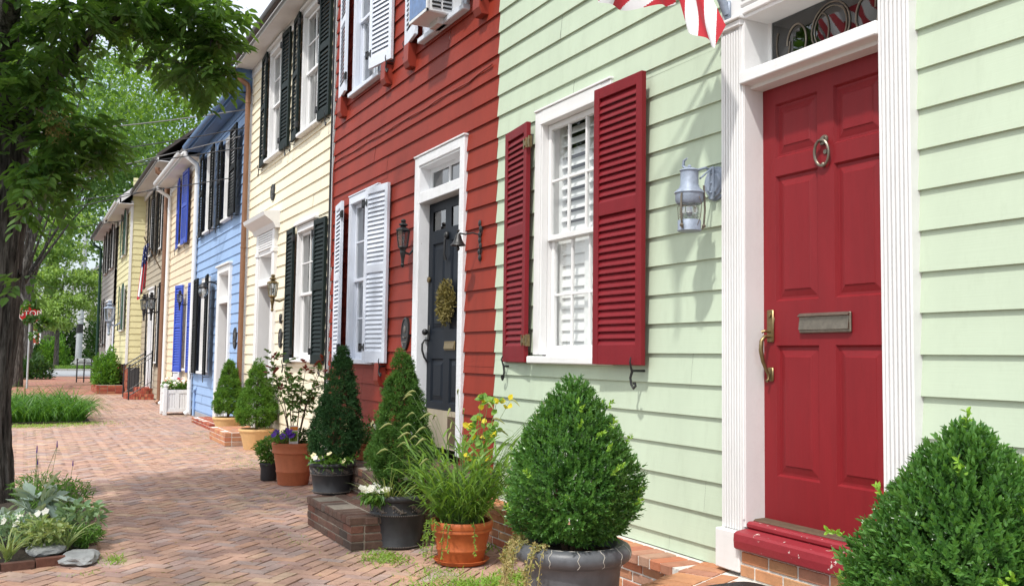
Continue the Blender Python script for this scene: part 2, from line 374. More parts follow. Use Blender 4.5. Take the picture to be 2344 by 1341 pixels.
class MB:
    """collects geometry in world coordinates; build() links it as one mesh object"""
    def __init__(s): s.v = []; s.n = 0; s.fl = []; s.fs = []; s.r = []; s.m = []; s.mi = 0
    def add(s, verts, faces, r=None):
        b = s.n
        s.v.append(np.asarray(verts, float).reshape(-1, 3)); s.n += len(s.v[-1])
        for f in faces:
            s.fl.extend([b + i for i in f]); s.fs.append(len(f)); s.m.append(s.mi)
        rr = random.random() if r is None else r
        s.r.extend([rr] * len(faces))
        return s
    def bulk(s, verts, k_idx, rs):
        """verts (N,K,3); k_idx list of faces (equal length) on K local verts; rs (N,)"""
        N, K, _ = verts.shape
        b = s.n
        s.v.append(verts.reshape(-1, 3)); s.n += N * K
        off = (np.arange(N) * K + b)[:, None]
        arr = np.concatenate([off + np.array(f)[None, :] for f in k_idx], axis=1)
        s.fl.extend(arr.reshape(-1).tolist())
        s.fs.extend([len(k_idx[0])] * (N * len(k_idx))); s.m.extend([s.mi] * (N * len(k_idx)))
        s.r.extend(np.repeat(rs, len(k_idx)).tolist())
        return s
    def box(s, x0, x1, y0, y1, z0, z1, r=None):
        v = [(x0, y0, z0), (x1, y0, z0), (x1, y1, z0), (x0, y1, z0), (x0, y0, z1), (x1, y0, z1), (x1, y1, z1), (x0, y1, z1)]
        return s.add(v, [(0, 3, 2, 1), (4, 5, 6, 7), (0, 1, 5, 4), (1, 2, 6, 5), (2, 3, 7, 6), (3, 0, 4, 7)], r)
    def bbox(s, x0, x1, y0, y1, z0, z1, c=.006, r=None):
        """box with chamfered edges"""
        bm = bmesh.new()
        bmesh.ops.create_cube(bm, size=1)
        for v in bm.verts:
            v.co = Vector(((x0 + x1) / 2 + v.co.x * (x1 - x0), (y0 + y1) / 2 + v.co.y * (y1 - y0), (z0 + z1) / 2 + v.co.z * (z1 - z0)))
        bmesh.ops.bevel(bm, geom=bm.edges[:], offset=min(c, abs(x1 - x0) * .45, abs(y1 - y0) * .45, abs(z1 - z0) * .45), segments=1, affect='EDGES')
        bm.verts.index_update()
        s.add([v.co[:] for v in bm.verts], [[q.index for q in f.verts] for f in bm.faces], r)
        bm.free(); return s
    def hexa(s, p, r=None):
        return s.add(p, [(0, 3, 2, 1), (4, 5, 6, 7), (0, 1, 5, 4), (1, 2, 6, 5), (2, 3, 7, 6), (3, 0, 4, 7)], r)
    def prism(s, poly, axis, a0, a1, r=None):
        """extrude a 2D polygon along axis 'x','y' or 'z' (poly = other two coords in xyz order)"""
        def mk(p, a):
            return {'x': (a, p[0], p[1]), 'y': (p[0], a, p[1]), 'z': (p[0], p[1], a)}[axis]
        n = len(poly)
        v = [mk(p, a0) for p in poly] + [mk(p, a1) for p in poly]
        f = [tuple(range(n))[::-1], tuple(range(n, 2 * n))] + [(i, (i + 1) % n, n + (i + 1) % n, n + i) for i in range(n)]
        return s.add(v, f, r)
    def tube(s, pts, rad, n=8, r=None, cap=True):
        pts = [Vector(p) for p in pts]
        rads = rad if hasattr(rad, '__len__') else [rad] * len(pts)
        vs = []; prev = None
        for i, p in enumerate(pts):
            t = (pts[min(i + 1, len(pts) - 1)] - pts[max(i - 1, 0)]).normalized()
            if prev is None:
                a = t.orthogonal().normalized()
            else:
                a = (prev - t * prev.dot(t))
                a = a.normalized() if a.length > 1e-6 else t.orthogonal().normalized()
            prev = a
            b = t.cross(a)
            for k in range(n):
                q = 2 * math.pi * k / n
                vs.append(p + (a * math.cos(q) + b * math.sin(q)) * rads[i])
        fs = []
        for i in range(len(pts) - 1):
            for k in range(n):
                k2 = (k + 1) % n
                fs.append((i * n + k, i * n + k2, (i + 1) * n + k2, (i + 1) * n + k))
        if cap:
            fs.append(tuple(range(n))[::-1]); fs.append(tuple(range((len(pts) - 1) * n, len(pts) * n)))
        return s.add([v[:] for v in vs], fs, r)
    def lathe(s, prof, c, n=32, axis='z', r=None, wob=0, phi0=0, phi1=2 * math.pi):
        """prof = [(radius, height)...] about axis through c"""
        full = abs(phi1 - phi0 - 2 * math.pi) < 1e-6
        m = n if full else n + 1
        vs = []
        for (q, h) in prof:
            for k in range(m):
                a = phi0 + (phi1 - phi0) * k / n
                w = 1 + wob * math.sin(3 * a + h * 9) + wob * .6 * math.sin(5 * a + 1 + h * 23)
                x, y = q * w * math.cos(a), q * w * math.sin(a)
                vs.append({'z': (c[0] + x, c[1] + y, c[2] + h), 'x': (c[0] + h, c[1] + x, c[2] + y), 'y': (c[0] + x, c[1] + h, c[2] + y)}[axis])
        fs = []
        for i in range(len(prof) - 1):
            for k in range(n):
                k2 = (k + 1) % m if full else k + 1
                fs.append((i * m + k, i * m + k2, (i + 1) * m + k2, (i + 1) * m + k))
        return s.add(vs, fs, r)
    def ball(s, c, rx, ry=None, rz=None, n=12, r=None):
        ry = ry or rx; rz = rz or rx
        vs = []; fs = []
        h = n // 2
        for i in range(h + 1):
            t = math.pi * i / h
            for k in range(n):
                a = 2 * math.pi * k / n
                vs.append((c[0] + rx * math.sin(t) * math.cos(a), c[1] + ry * math.sin(t) * math.sin(a), c[2] + rz * math.cos(t)))
        for i in range(h):
            for k in range(n):
                k2 = (k + 1) % n
                fs.append((i * n + k, (i + 1) * n + k, (i + 1) * n + k2, i * n + k2))
        return s.add(vs, fs, r)
    def build(s, name, mats, parent=None, smooth=False, loc=None, bevel=0, angle=40):
        V = np.concatenate(s.v) if s.v else np.zeros((0, 3))
        base = wloc(parent) if parent is not None else Vector(loc or (0, 0, 0))
        V = V - np.array(base[:])
        me = bpy.data.meshes.new(name)
        me.vertices.add(len(V)); me.vertices.foreach_set('co', V.astype(np.float32).ravel())
        me.loops.add(len(s.fl)); me.loops.foreach_set('vertex_index', np.array(s.fl, np.int32))
        fs = np.array(s.fs, np.int32)
        me.polygons.add(len(fs))
        st = np.zeros(len(fs), np.int32); st[1:] = np.cumsum(fs)[:-1]
        me.polygons.foreach_set('loop_start', st)
        me.polygons.foreach_set('material_index', np.array(s.m, np.int32))
        me.polygons.foreach_set('use_smooth', np.full(len(fs), bool(smooth)))
        at = me.attributes.new('rnd', 'FLOAT', 'FACE')
        at.data.foreach_set('value', np.array(s.r, np.float32))
        me.update(calc_edges=True)
        for m in (mats if isinstance(mats, (list, tuple)) else [mats]): me.materials.append(m)
        if smooth and angle: 
            try: me.set_sharp_from_angle(angle=R(angle))
            except Exception: pass
        o = bpy.data.objects.new(name, me); COL.objects.link(o)
        if parent is not None: o.parent = parent
        else: o.location = base
        if bevel:
            b = o.modifiers.new('bevel', 'BEVEL'); b.width = bevel; b.segments = 2; b.limit_method = 'ANGLE'; b.angle_limit = R(35)
        return o

def thing(name, label, cat, loc=(0, 0, 0), group=None):
    o = bpy.data.objects.new(name, None); COL.objects.link(o)
    o.location = loc; o.empty_display_size = .1
    return tag(o, label, cat, group)
def tag(o, label=None, cat=None, group=None, kind=None):
    if label: o['label'] = label
    if cat: o['category'] = cat
    if group: o['group'] = group
    if kind: o['kind'] = kind
    return o
def copy_tree(o, loc, label, group=None):
    r = o.copy(); COL.objects.link(r); r.location = loc
    r['label'] = label
    if group: r['group'] = group
    for ch in list(o.children):
        c = ch.copy(); COL.objects.link(c); c.parent = r
        for g in ch.children:
            d = g.copy(); COL.objects.link(d); d.parent = c
    return r

# ------------------------------------------------------------------ leaves
HEX = [(0, 1, 2, 3), (0, 3, 4, 5)]
def unit(a): return a / np.maximum(np.linalg.norm(a, axis=-1, keepdims=True), 1e-9)
def leaves(mb, P, D, N, L, W, fold=.25, droop=.0, rs=None):
    """leaf blades: base P, direction D, face normal N, length L, width W (arrays)"""
    P = np.asarray(P, float); n = len(P)
    if n == 0: return
    D = unit(np.asarray(D, float)); N = np.asarray(N, float)
    S = unit(np.cross(D, N)); U = np.cross(S, D)
    L = np.broadcast_to(L, (n,))[:, None]; W = np.broadcast_to(W, (n,))[:, None]
    v = np.empty((n, 6, 3))
    mid = lambda t: P + D * L * t - np.array([0, 0, 1.]) * L * droop * t * t
    v[:, 0] = P
    v[:, 1] = mid(.33) + S * W * .5 + U * W * fold
    v[:, 2] = mid(.70) + S * W * .40 + U * W * fold
    v[:, 3] = mid(1.0)
    v[:, 4] = mid(.70) - S * W * .40 + U * W * fold
    v[:, 5] = mid(.33) - S * W * .5 + U * W * fold
    mb.bulk(v, HEX, rng.random(n) if rs is None else rs)
def cards(mb, P, D, N, L, W, rs=None):
    """diamond leaf cards for small or far foliage"""
    P = np.asarray(P, float); n = len(P)
    D = unit(np.asarray(D, float)); S = unit(np.cross(D, N)); U = np.cross(S, D)
    L = np.broadcast_to(L, (n,))[:, None]; W = np.broadcast_to(W, (n,))[:, None]
    v = np.empty((n, 4, 3))
    v[:, 0] = P; v[:, 1] = P + D * L * .5 + S * W * .5 + U * W * .15
    v[:, 2] = P + D * L; v[:, 3] = P + D * L * .5 - S * W * .5 + U * W * .15
    mb.bulk(v, [(0, 1, 2, 3)], rng.random(n) if rs is None else rs)
def blades(mb, P, D, L, W, bend, seg=5, rs=None):
    """arching grass blades: base P, start direction D, length L, width W, bend strength"""
    P = np.asarray(P, float); n = len(P); D = unit(np.asarray(D, float))
    L = np.broadcast_to(L, (n,)); W = np.broadcast_to(W, (n,)); bend = np.broadcast_to(bend, (n,))
    H = np.stack([-D[:, 1], D[:, 0], np.zeros(n)], 1)
    j = rng.normal(size=(n, 3)); j[:, 2] = 0
    S = unit(H + .6 * unit(j))
    v = np.empty((n, 2 * (seg + 1), 3)); p = P.copy(); d = D.copy()
    for i in range(seg + 1):
        t = i / seg
        w = (W * (1 - t ** 2.2) * .5 + .0004)[:, None]
        v[:, 2 * i] = p - S * w; v[:, 2 * i + 1] = p + S * w
        p = p + d * (L / seg)[:, None]
        d = d + np.array([0, 0, -1.]) * (bend / seg * (.4 + 1.5 * t))[:, None]
        d = unit(d)
    mb.bulk(v, [(2 * i, 2 * i + 1, 2 * i + 3, 2 * i + 2) for i in range(seg)], rng.random(n) if rs is None else rs)
def rdir(n, up=0, out=None):
    d = rng.normal(size=(n, 3)); d[:, 2] += up
    if out is not None: d = d + out
    return unit(d)

# ------------------------------------------------------------------ walls, windows, shutters
def siding(mb, fn, a0, a1, z0, z1, phase, exp=.181, lip=.017, holes=(), jit=.0015):
    """clapboards: fn(a, depth, z) -> xyz; holes = (a0, a1, z0, z1)"""
    k = math.floor((z0 - phase) / exp); joints = {}
    while phase + k * exp < z1:
        zb = phase + k * exp + random.uniform(-jit, jit); zt = phase + (k + 1) * exp + .004
        lo, hi = max(zb, z0), min(zt, z1)
        k += 1
        if hi - lo < .004: continue
        cuts = sorted({lo, hi, *[z for h in holes for z in h[2:] if lo < z < hi]})
        dep = lambda z: lip * (1 - (z - zb) / (zt - zb)) + .001
        rr = random.random()
        for c0, c1 in zip(cuts[:-1], cuts[1:]):
            segs = [(a0, a1)]
            for h in holes:
                if h[2] < (c0 + c1) / 2 < h[3]:
                    segs = [q for s0, s1 in segs for q in ((s0, min(s1, h[0])), (max(s0, h[1]), s1)) if q[1] - q[0] > .001]
            if joints is None: cutsj = []
            else: cutsj = joints.setdefault(k, [q for q in (a0 + random.uniform(.3, 3.4), a0 + random.uniform(3.2, 7.5), a0 + random.uniform(7, 11)) if q < a1 - .3])
            for s0, s1 in segs:
              js = [q for q in cutsj if s0 + .05 < q < s1 - .05]; eds = [s0] + [q + e for q in js for e in (-.0012, .0012)] + [s1]
              for s0_, s1_ in zip(eds[::2], eds[1::2]):
                off = random.uniform(0, .0016)
                n = max(1, int((s1_ - s0_) / 1.3)); st = [s0_ + (s1_ - s0_) * i / n for i in range(n + 1)]
                wob = [random.uniform(-.0012, .0012) + off for _ in st]
                vs = []; fs = []
                for q, w in zip(st, wob):
                    vs += [fn(q, dep(c0) + w, c0), fn(q, dep(c1) + w, c1), fn(q, -.004, c0)]
                for i in range(n):
                    b = 3 * i
                    fs.append((b, b + 3, b + 4, b + 1))
                    if c0 == cuts[0]: fs.append((b, b + 2, b + 5, b + 3))
                mb.add(vs, fs, (rr + off * 200) % 1)

def street(X): return lambda a, d, z: (X - d, a, z)

def window(root, X, y0, y1, z0, z1, casing=.10, cols=2, rows=(2, 2), mats=None, curtain='curtain', head=False, blind=False, sillp=.06, rec=.05, deep=.28):
    """double-hung sash window; outer casing y0..y1, z0..z1 (sill at z0). Returns the opening for the siding."""
    w = mats or 'white'
    xf = X - .038
    oy0, oy1, oz0, oz1 = y0 + casing, y1 - casing, z0 + .075, z1 - casing
    f = MB()
    f.bbox(xf, X + .02, y0, oy0, oz0 - .01, z1, .004); f.bbox(xf, X + .02, oy1, y1, oz0 - .01, z1, .004)
    f.bbox(xf - .002, X + .02, oy0, oy1, oz1, z1 - .001, .004)
    f.bbox(xf - .010, X + .02, y0 - .004, y1 + .004, z1, z1 + .018, .004)
    if head: f.bbox(xf - .05, X + .02, y0 - .03, y1 + .03, z1 + .03, z1 + .07, .008); f.bbox(xf - .03, X + .02, y0, y1, z1 + .07, z1 + .10, .006)
    # inner bead
    f.box(xf - .010, xf + .02, oy0 - .026, oy0 - .004, oz0, oz1); f.box(xf - .010, xf + .02, oy1 + .004, oy1 + .026, oz0, oz1); f.box(xf - .0105, xf + .02, oy0 - .026, oy1 + .026, oz1 + .004, oz1 + .026)
    # sill and jambs
    f.bbox(X - .038 - sillp, X + .10, y0 - .02, y1 + .02, z0, z0 + .055, .008)
    f.box(X + .021, X + .15, oy0 - .014, oy0 - .002, oz0 - .02, oz1); f.box(X + .021, X + .15, oy1 + .002, oy1 + .014, oz0 - .02, oz1)
    f.box(X + .021, X + .15, oy0, oy1, oz1 + .002, oz1 + .014)
    fr = f.build('window', M[w], root)
    zm = (oz0 + oz1) / 2
    for (b0, b1, xo, nr) in ((zm - .02, oz1, rec, rows[0]), (oz0 - .02, zm + .02, rec + .036, rows[1])):
        s = MB(); st = .045; xs, xe = X + xo - .034, X + xo
        s.box(xs, xe, oy0, oy0 + st, b0, b1); s.box(xs, xe, oy1 - st, oy1, b0, b1)
        s.box(xs + .001, xe, oy0 + st, oy1 - st, b0, b0 + (.08 if b0 < zm - .1 else .04)); s.box(xs + .001, xe, oy0 + st, oy1 - st, b1 - .045, b1)
        for i in range(1, cols):
            yy = oy0 + st + (oy1 - oy0 - 2 * st) * i / cols
            s.box(xs + .006, xe - .004, yy - .010, yy + .010, b0 + .04, b1 - .045)
        for i in range(1, nr):
            zz = b0 + .05 + (b1 - b0 - .09) * i / nr
            s.box(xs + .008, xe - .005, oy0 + st, oy1 - st, zz - .010, zz + .010)
        s.build('sash', M[w], fr, bevel=.004)
        p = MB(); p.add([(xe - .014, oy0 + .03, b0 + .03), (xe - .014, oy1 - .03, b0 + .03), (xe - .014, oy1 - .03, b1 - .03), (xe - .014, oy0 + .03, b1 - .03)], [(0, 3, 2, 1)])
        p.build('pane', M['glass'], fr)
    if blind:
        c = MB(); xb = X + .135
        c.box(xb - .02, xb + .02, oy0, oy0 + .05, oz0, oz1); c.box(xb - .02, xb + .02, oy1 - .05, oy1, oz0, oz1); c.box(xb - .02, xb + .02, (oy0 + oy1) / 2 - .03, (oy0 + oy1) / 2 + .03, oz0, oz1)
        c.box(xb - .019, xb + .019, oy0, oy1, zm - .04, zm + .04)
        z = oz0 + .05
        while z < oz1 - .05:
            ang = R(52) if z > zm else R(76)
            dx, dz = .042 * math.cos(ang), .042 * math.sin(ang)
            if abs(z - zm) > .07:
                c.hexa([(xb - dx, oy0 + .05, z - dz), (xb + dx, oy0 + .05, z + dz), (xb + dx, oy1 - .05, z + dz), (xb - dx, oy1 - .05, z - dz),
                        (xb - dx, oy0 + .05, z - dz + .009), (xb + dx, oy0 + .05, z + dz + .009), (xb + dx, oy1 - .05, z + dz + .009), (xb - dx, oy1 - .05, z - dz + .009)])
            z += .082
        c.build('blind', M['blind'], fr)
    elif curtain:
        c = MB(); n = 60
        for (c0, c1) in ((oy0, oy0 + (oy1 - oy0) * .30), (oy1 - (oy1 - oy0) * .30, oy1)):
            vs = []
            for i in range(n + 1):
                yy = c0 + (c1 - c0) * i / n
                xx = X + .20 + .018 * math.sin(i * .9) + .006 * math.sin(i * 2.3)
                vs += [(xx, yy, oz0 - .02), (xx + .004 * math.sin(i), yy, oz1)]
            c.add(vs, [(2 * i, 2 * i + 2, 2 * i + 3, 2 * i + 1) for i in range(n)])
        c.build('curtain', M[curtain], fr, smooth=True, angle=0)
    return (oy0 - .02, oy1 + .02, z0 + .02, oz1 + .02)

def shutter(root, H, F, z0, z1, mat, thick=.036, dog='iron', hinge=True, midz=.53, pitch=.042, hmat='iron', louv=True):
    """louvred shutter hung at H=(x,y), free edge at F; dog = holdback hook under it"""
    H = Vector((H[0], H[1], 0)); F = Vector((F[0], F[1], 0))
    u = (F - H); wd = u.length; u.normalize()
    nrm = Vector((-abs(u.y), u.x * (1 if u.y > 0 else -1), 0))
    if nrm.x > 0: nrm = -nrm
    def P(a, b, z): return (H.x + u.x * a + nrm.x * b, H.y + u.y * a + nrm.y * b, z)
    def lb(m, a0, a1, b0, b1, c0, c1):
        m.hexa([P(a0, b0, c0), P(a1, b0, c0), P(a1, b1, c0), P(a0, b1, c0), P(a0, b0, c1), P(a1, b0, c1), P(a1, b1, c1), P(a0, b1, c1)])
    m = MB(); st = min(.062, wd * .13); t = thick
    zm = z0 + (z1 - z0) * midz
    lb(m, 0, st, -t / 2, t / 2, z0, z1); lb(m, wd - st, wd, -t / 2, t / 2, z0, z1)
    lb(m, st, wd - st, -t / 2 + .001, t / 2 - .001, z0, z0 + .13); lb(m, st, wd - st, -t / 2 + .001, t / 2 - .001, z1 - .075, z1)
    lb(m, st, wd - st, -t / 2 + .001, t / 2 - .001, zm - .045, zm + .045)
    sh = m.build('shutter', M[mat], root, bevel=.003)
    lv = MB()
    for (c0, c1) in ((z0 + .13, zm - .045), (zm + .045, z1 - .075)):
        n = int((c1 - c0) / pitch)
        for i in range(n):
            z = c0 + (c1 - c0) * (i + .5) / n
            h = pitch * .72; d = t * .42
            lv.hexa([P(st, -d, z + h - .004), P(wd - st, -d, z + h - .004), P(wd - st, d, z - h), P(st, d, z - h),
                     P(st, -d, z + h + .002), P(wd - st, -d, z + h + .002), P(wd - st, d, z - h + .008), P(st, d, z - h + .008)])
    if louv: lv.build('louvre', M[mat], sh)
    if hinge:
        for zz in (z0 + .17, z1 - .17):
            h = MB(); lb(h, -.07, .055, t / 2 - .001, t / 2 + .006, zz - .018, zz + .018)
            lb(h, -.07, -.05, t / 2 - .02, t / 2 + .008, zz - .045, zz + .045); lb(h, .035, .055, t / 2 - .001, t / 2 + .007, zz - .04, zz + .04)
            h.tube([P(-.012, t / 2 + .004, zz - .04), P(-.012, t / 2 + .004, zz + .04)], .010, 8)
            h.build('hinge', M[hmat], sh)
    if dog:
        d = MB(); a = wd * .86
        q = lambda da, db, dz: P(a + da, db, z0 + dz)
        d.tube([q(0, t / 2 + .02, .05), q(.005, t / 2 + .03, .02), q(0, t / 2 + .02, -.01), q(0, t / 2 + .01, -.04), q(-.015, t / 2 + .012, -.08), q(-.005, t / 2 + .012, -.12), q(.02, t / 2 + .012, -.145), q(.04, t / 2 + .012, -.13), q(.035, t / 2 + .012, -.11), q(.02, t / 2 + .012, -.112)], [.004, .006, .007, .009, .008, .008, .008, .008, .008, .009], 7)
        d.tube([q(0, t / 2 + .01, -.035), q(.0, -.10, -.035)], .008, 6)
        d.build('shutter_dog', M[dog], sh, smooth=True)
    return sh

def raised_panel(m, xo, y0, y1, z0, z1, depth=.016, mrg=.035):
    """a raised field set back in a door; outer face of door is xo (towards -x)"""
    xb = xo + depth
    a = .010
    # ogee edge around the recess
    m.add([(xo, y0, z0), (xo, y1, z0), (xo, y1, z1), (xo, y0, z1), (xb, y0 + a, z0 + a), (xb, y1 - a, z0 + a), (xb, y1 - a, z1 - a), (xb, y0 + a, z1 - a)],
          [(0, 4, 5, 1), (1, 5, 6, 2), (2, 6, 7, 3), (3, 7, 4, 0)])
    b = a + .012; c = b + mrg
    xr = xo + .003
    q = [(xb, y0 + a, z0 + a), (xb, y1 - a, z0 + a), (xb, y1 - a, z1 - a), (xb, y0 + a, z1 - a),
         (xb, y0 + b, z0 + b), (xb, y1 - b, z0 + b), (xb, y1 - b, z1 - b), (xb, y0 + b, z1 - b),
         (xr + .004, y0 + c, z0 + c), (xr + .004, y1 - c, z0 + c), (xr + .004, y1 - c, z1 - c), (xr + .004, y0 + c, z1 - c),
         (xr, y0 + c + .004, z0 + c + .004), (xr, y1 - c - .004, z0 + c + .004), (xr, y1 - c - .004, z1 - c - .004), (xr, y0 + c + .004, z1 - c - .004)]
    fs = []
    for k in range(0, 12, 4):
        for i in range(4): fs.append((k + i, k + 4 + i, k + 4 + (i + 1) % 4, k + (i + 1) % 4))
    fs.append((12, 15, 14, 13))
    m.add(q, fs)

def door_slab(root, xo, y0, y1, z0, z1, ycuts, zrows, mat, name='door', panes=()):
    """panelled door: ycuts = panel column (a,b) pairs, zrows = panel row (a,b) pairs"""
    m = MB()
    ys = sorted({y0, y1, *[q for p in ycuts for q in p]}); zs = sorted({z0, z1, *[q for p in zrows for q in p]})
    for i in range(len(ys) - 1):
        for j in range(len(zs) - 1):
            cy, cz = (ys[i] + ys[i + 1]) / 2, (zs[j] + zs[j + 1]) / 2
            inp = any(a < cy < b for a, b in ycuts) and any(a < cz < b for a, b in zrows)
            if not inp:
                m.add([(xo, ys[i], zs[j]), (xo, ys[i + 1], zs[j]), (xo, ys[i + 1], zs[j + 1]), (xo, ys[i], zs[j + 1])], [(0, 3, 2, 1)])
    for r_i, (c, d) in enumerate(zrows):
        for (a, b) in ycuts:
            if r_i in panes: continue
            raised_panel(m, xo, a, b, c, d)
    m.box(xo + .03, xo + .05, y0, y1, z0, z1)
    m.add([(xo, y0, z0), (xo + .05, y0, z0), (xo + .05, y0, z1), (xo, y0, z1), (xo, y1, z0), (xo + .05, y1, z0), (xo + .05, y1, z1), (xo, y1, z1)], [(0, 1, 2, 3), (4, 7, 6, 5), (0, 4, 5, 1), (3, 2, 6, 7)])
    dr = m.build(name, M[mat], root)
    for r_i in panes:
        c, d = zrows[r_i]
        for (a, b) in ycuts:
            p = MB(); p.box(xo + .010, xo + .014, a, b, c, d); p.build('pane', M['glass_dark'], dr)
    return dr

def gable_roof(root, y0, y1, ze, oh, mat, gut=None, fascia='white', X=3.5, depth=5.5, rise=2.6, gy0=0, gy1=0):
    """roof whose eave hangs over the street; ze = eave height at the wall"""
    xr = X + depth / 2
    m = MB(); s = (rise) / (xr - X)
    t = .10
    xe = X - oh; zo = ze - oh * s * .35
    m.prism([(xe, zo + .03), (xr, ze + rise), (xr, ze + rise + t), (xe, zo + .03 + t)], 'y', y0 - gy0, y1 + gy1)
    m.prism([(xr, ze + rise), (X + depth + oh, zo), (X + depth + oh, zo + t), (xr, ze + rise + t)], 'y', y0 - gy0, y1 + gy1)
    rf = m.build('roof', M[mat], root)
    f = MB()
    f.box(xe, xe + .025, y0 - gy0 + .002, y1 + gy1 - .002, zo - .12, zo + .028)
    f.box(xe + .026, X + .03, y0 - gy0 + .003, y1 + gy1 - .003, zo - .10, zo - .078)
    f.bbox(X - .035, X + .02, y0 + .004, y1 - .004, zo - .26, zo - .101, .006)
    f.build('soffit', M[fascia], rf)
    if gut:
        g = MB()
        n = 8; prof = [(xe - .015 - .11 * (1 - math.cos(math.pi * i / n)) / 2, zo + .0 - .085 * math.sin(math.pi * i / n)) for i in range(n + 1)]
        inn = [(x * .94 + (xe - .07) * .06, z + .006) for x, z in prof[::-1]]
        g.prism(prof + inn, 'y', y0 - gy0 + .02, y1 + gy1 - .02)
        g.build('gutter', M[gut], rf)
    return rf

def house_core(root, y0, y1, ze, X=3.5, depth=5.5, rise=2.6, wallmat='interior'):
    """room backs, party walls and gable ends behind the front wall"""
    m = MB()
    m.box(X + .55, X + depth, y0 + .02, y1 - .02, .02, ze)
    m.prism([(X + .05, ze - .02), (X + depth, ze - .02), (X + depth / 2, ze + rise - .03)], 'y', y0 + .02, y1 - .02)
    m.box(X + .02, X + .56, y0 + .004, y0 + .03, .0, ze - .01); m.box(X + .02, X + .56, y1 - .03, y1 - .004, .0, ze - .01)
    return m.build('inner_wall', M[wallmat], root)

def downspout(root, x, y, z0, z1, mat, r=.04, elbow=None):
    m = MB(); pts = [(x, y, z0), (x, y, z1)]
    if elbow: pts = [(x, y, z0), (x, y, z1 - .35), (x - .02, y, z1 - .28), (elbow, y, z1 - .10), (elbow, y, z1)]
    m.tube(pts, r, 10)
    for zz in (z0 + .6, (z0 + z1) / 2, z1 - .6):
        m.lathe([(r + .004, -.015), (r + .007, 0), (r + .004, .015)], (x, y, zz), 12)
    m.tube([(x, y, z0 + .05), (x - .09, y, z0 - .02)], r, 10)
    return m.build('downspout', M[mat], root, smooth=True)

def brick_courses(m, mm, x0, x1, y0, y1, z0, z1, header=False, front='x', bl=.2, bh=.057, g=.010, dep=.10):
    """lay real bricks over the outside of a box: faces at x=x0 (street) and y=y0, and y=y1; mm = mortar"""
    mm.box(x0 + .006, x1, y0 + .006, y1 - .006, z0, z1 - .004)
    n = max(1, round((z1 - z0) / (bh + g))); h = (z1 - z0) / n
    for j in range(n):
        za, zb = z0 + j * h + g / 2, z0 + (j + 1) * h - g / 2
        top = header and j == n - 1
        L = .1 if top else bl
        k = max(1, round((y1 - y0) / (L + g))); q = (y1 - y0) / k
        for i in range(k + (1 if (j % 2 and not top) else 0)):
            a = y0 + (i - (.5 if (j % 2 and not top) else 0)) * q; b = a + q - g
            a = max(a, y0); b = min(b, y1)
            if b - a < .02: continue
            o = random.uniform(-.002, .002) - (.012 if top else 0)
            m.bbox(x0 + o, min(x0 + (.2 if top else dep), x1), a, b, za, zb + random.uniform(0, .003), .005)
        for yy, sgn in ((y0, -1), (y1, 1)):
            k = max(1, round((x1 - x0 - dep) / (L + g))); q = (x1 - x0 - dep) / k
            for i in range(k):
                a = x0 + dep + g + i * q; b = min(a + q - g, x1)
                o = random.uniform(-.002, .002) + (.012 if top else 0)
                if yy == y0: m.bbox(a, b, yy - o, yy + .05, za, zb, .005)
                else: m.bbox(a, b, yy - .05, yy + o, za, zb, .005)
def brick_top(m, x0, x1, y0, y1, z, bl=.2, bw=.1, g=.010, along='y', thick=.05):
    """flat paving of bricks on a step"""
    if along == 'y': nx, ny = max(1, round((x1 - x0) / (bw + g))), max(1, round((y1 - y0) / (bl + g)))
    else: nx, ny = max(1, round((x1 - x0) / (bl + g))), max(1, round((y1 - y0) / (bw + g)))
    for i in range(nx):
        for j in range(ny):
            xa, xb = x0 + (x1 - x0) * i / nx + g / 2, x0 + (x1 - x0) * (i + 1) / nx - g / 2
            ya, yb = y0 + (y1 - y0) * j / ny + g / 2, y0 + (y1 - y0) * (j + 1) / ny - g / 2
            m.bbox(xa, xb, ya, yb, z - thick, z + random.uniform(-.002, .003), .005)

# ------------------------------------------------------------------ ground, pavement, road
g = MB(); g.add([(-900, -300, -.03), (900, -300, -.03), (900, 1500, -.03), (-900, 1500, -.03)], [(0, 1, 2, 3)])
tag(g.build('ground', M['earth']), kind='structure')
g = MB(); g.add([(-1.2, -6, -.012), (3.7, -6, -.012), (3.7, 34, -.012), (-1.2, 34, -.012)], [(0, 1, 2, 3)], .5)
tag(g.build('sidewalk_bed', M['joint']), kind='structure')

def herringbone(x0, x1, y0, y1, w=.1, gap=.0055):
    out = []
    n = int(max(x1 - x0, y1 - y0) / w) + 6
    cx, cy = (x0 + x1) / 2, (y0 + y1) / 2
    c45 = math.sqrt(.5)
    for i in range(-n, n):
        for j in range(-n, n):
            k = (i - j) % 4
            if k == 0: bx, by, lx, ly = (i + 1) * w, (j + .5) * w, w, w / 2
            elif k == 3: bx, by, lx, ly = (i + .5) * w, (j + 1) * w, w / 2, w
            else: continue
            px, py = cx + (bx - by) * c45, cy + (bx + by) * c45
            if x0 < px < x1 and y0 < py < y1: out.append((px, py, lx - gap / 2, ly - gap / 2))
    return np.array(out)
H = herringbone(-1.1, 3.6, -2, 34)
H = H[~((H[:, 0] < .50) & (H[:, 1] > 7.15) & (H[:, 1] < 11.2))]
n = len(H)
c45 = math.sqrt(.5)
sg = np.array([(-1, -1), (1, -1), (1, 1), (-1, 1)], float)
rot = rng.normal(0, .010, n)
jx = rng.normal(0, .0016, (n, 2))
V = np.empty((n, 8, 3))
zt = rng.normal(0, .0013, n) + .006 * np.sin(H[:, 0] * 1.7 + 1.1 * np.sin(H[:, 1] * .9)) * np.sin(H[:, 1] * 1.3); tx, ty = rng.normal(0, .009, n), rng.normal(0, .009, n)
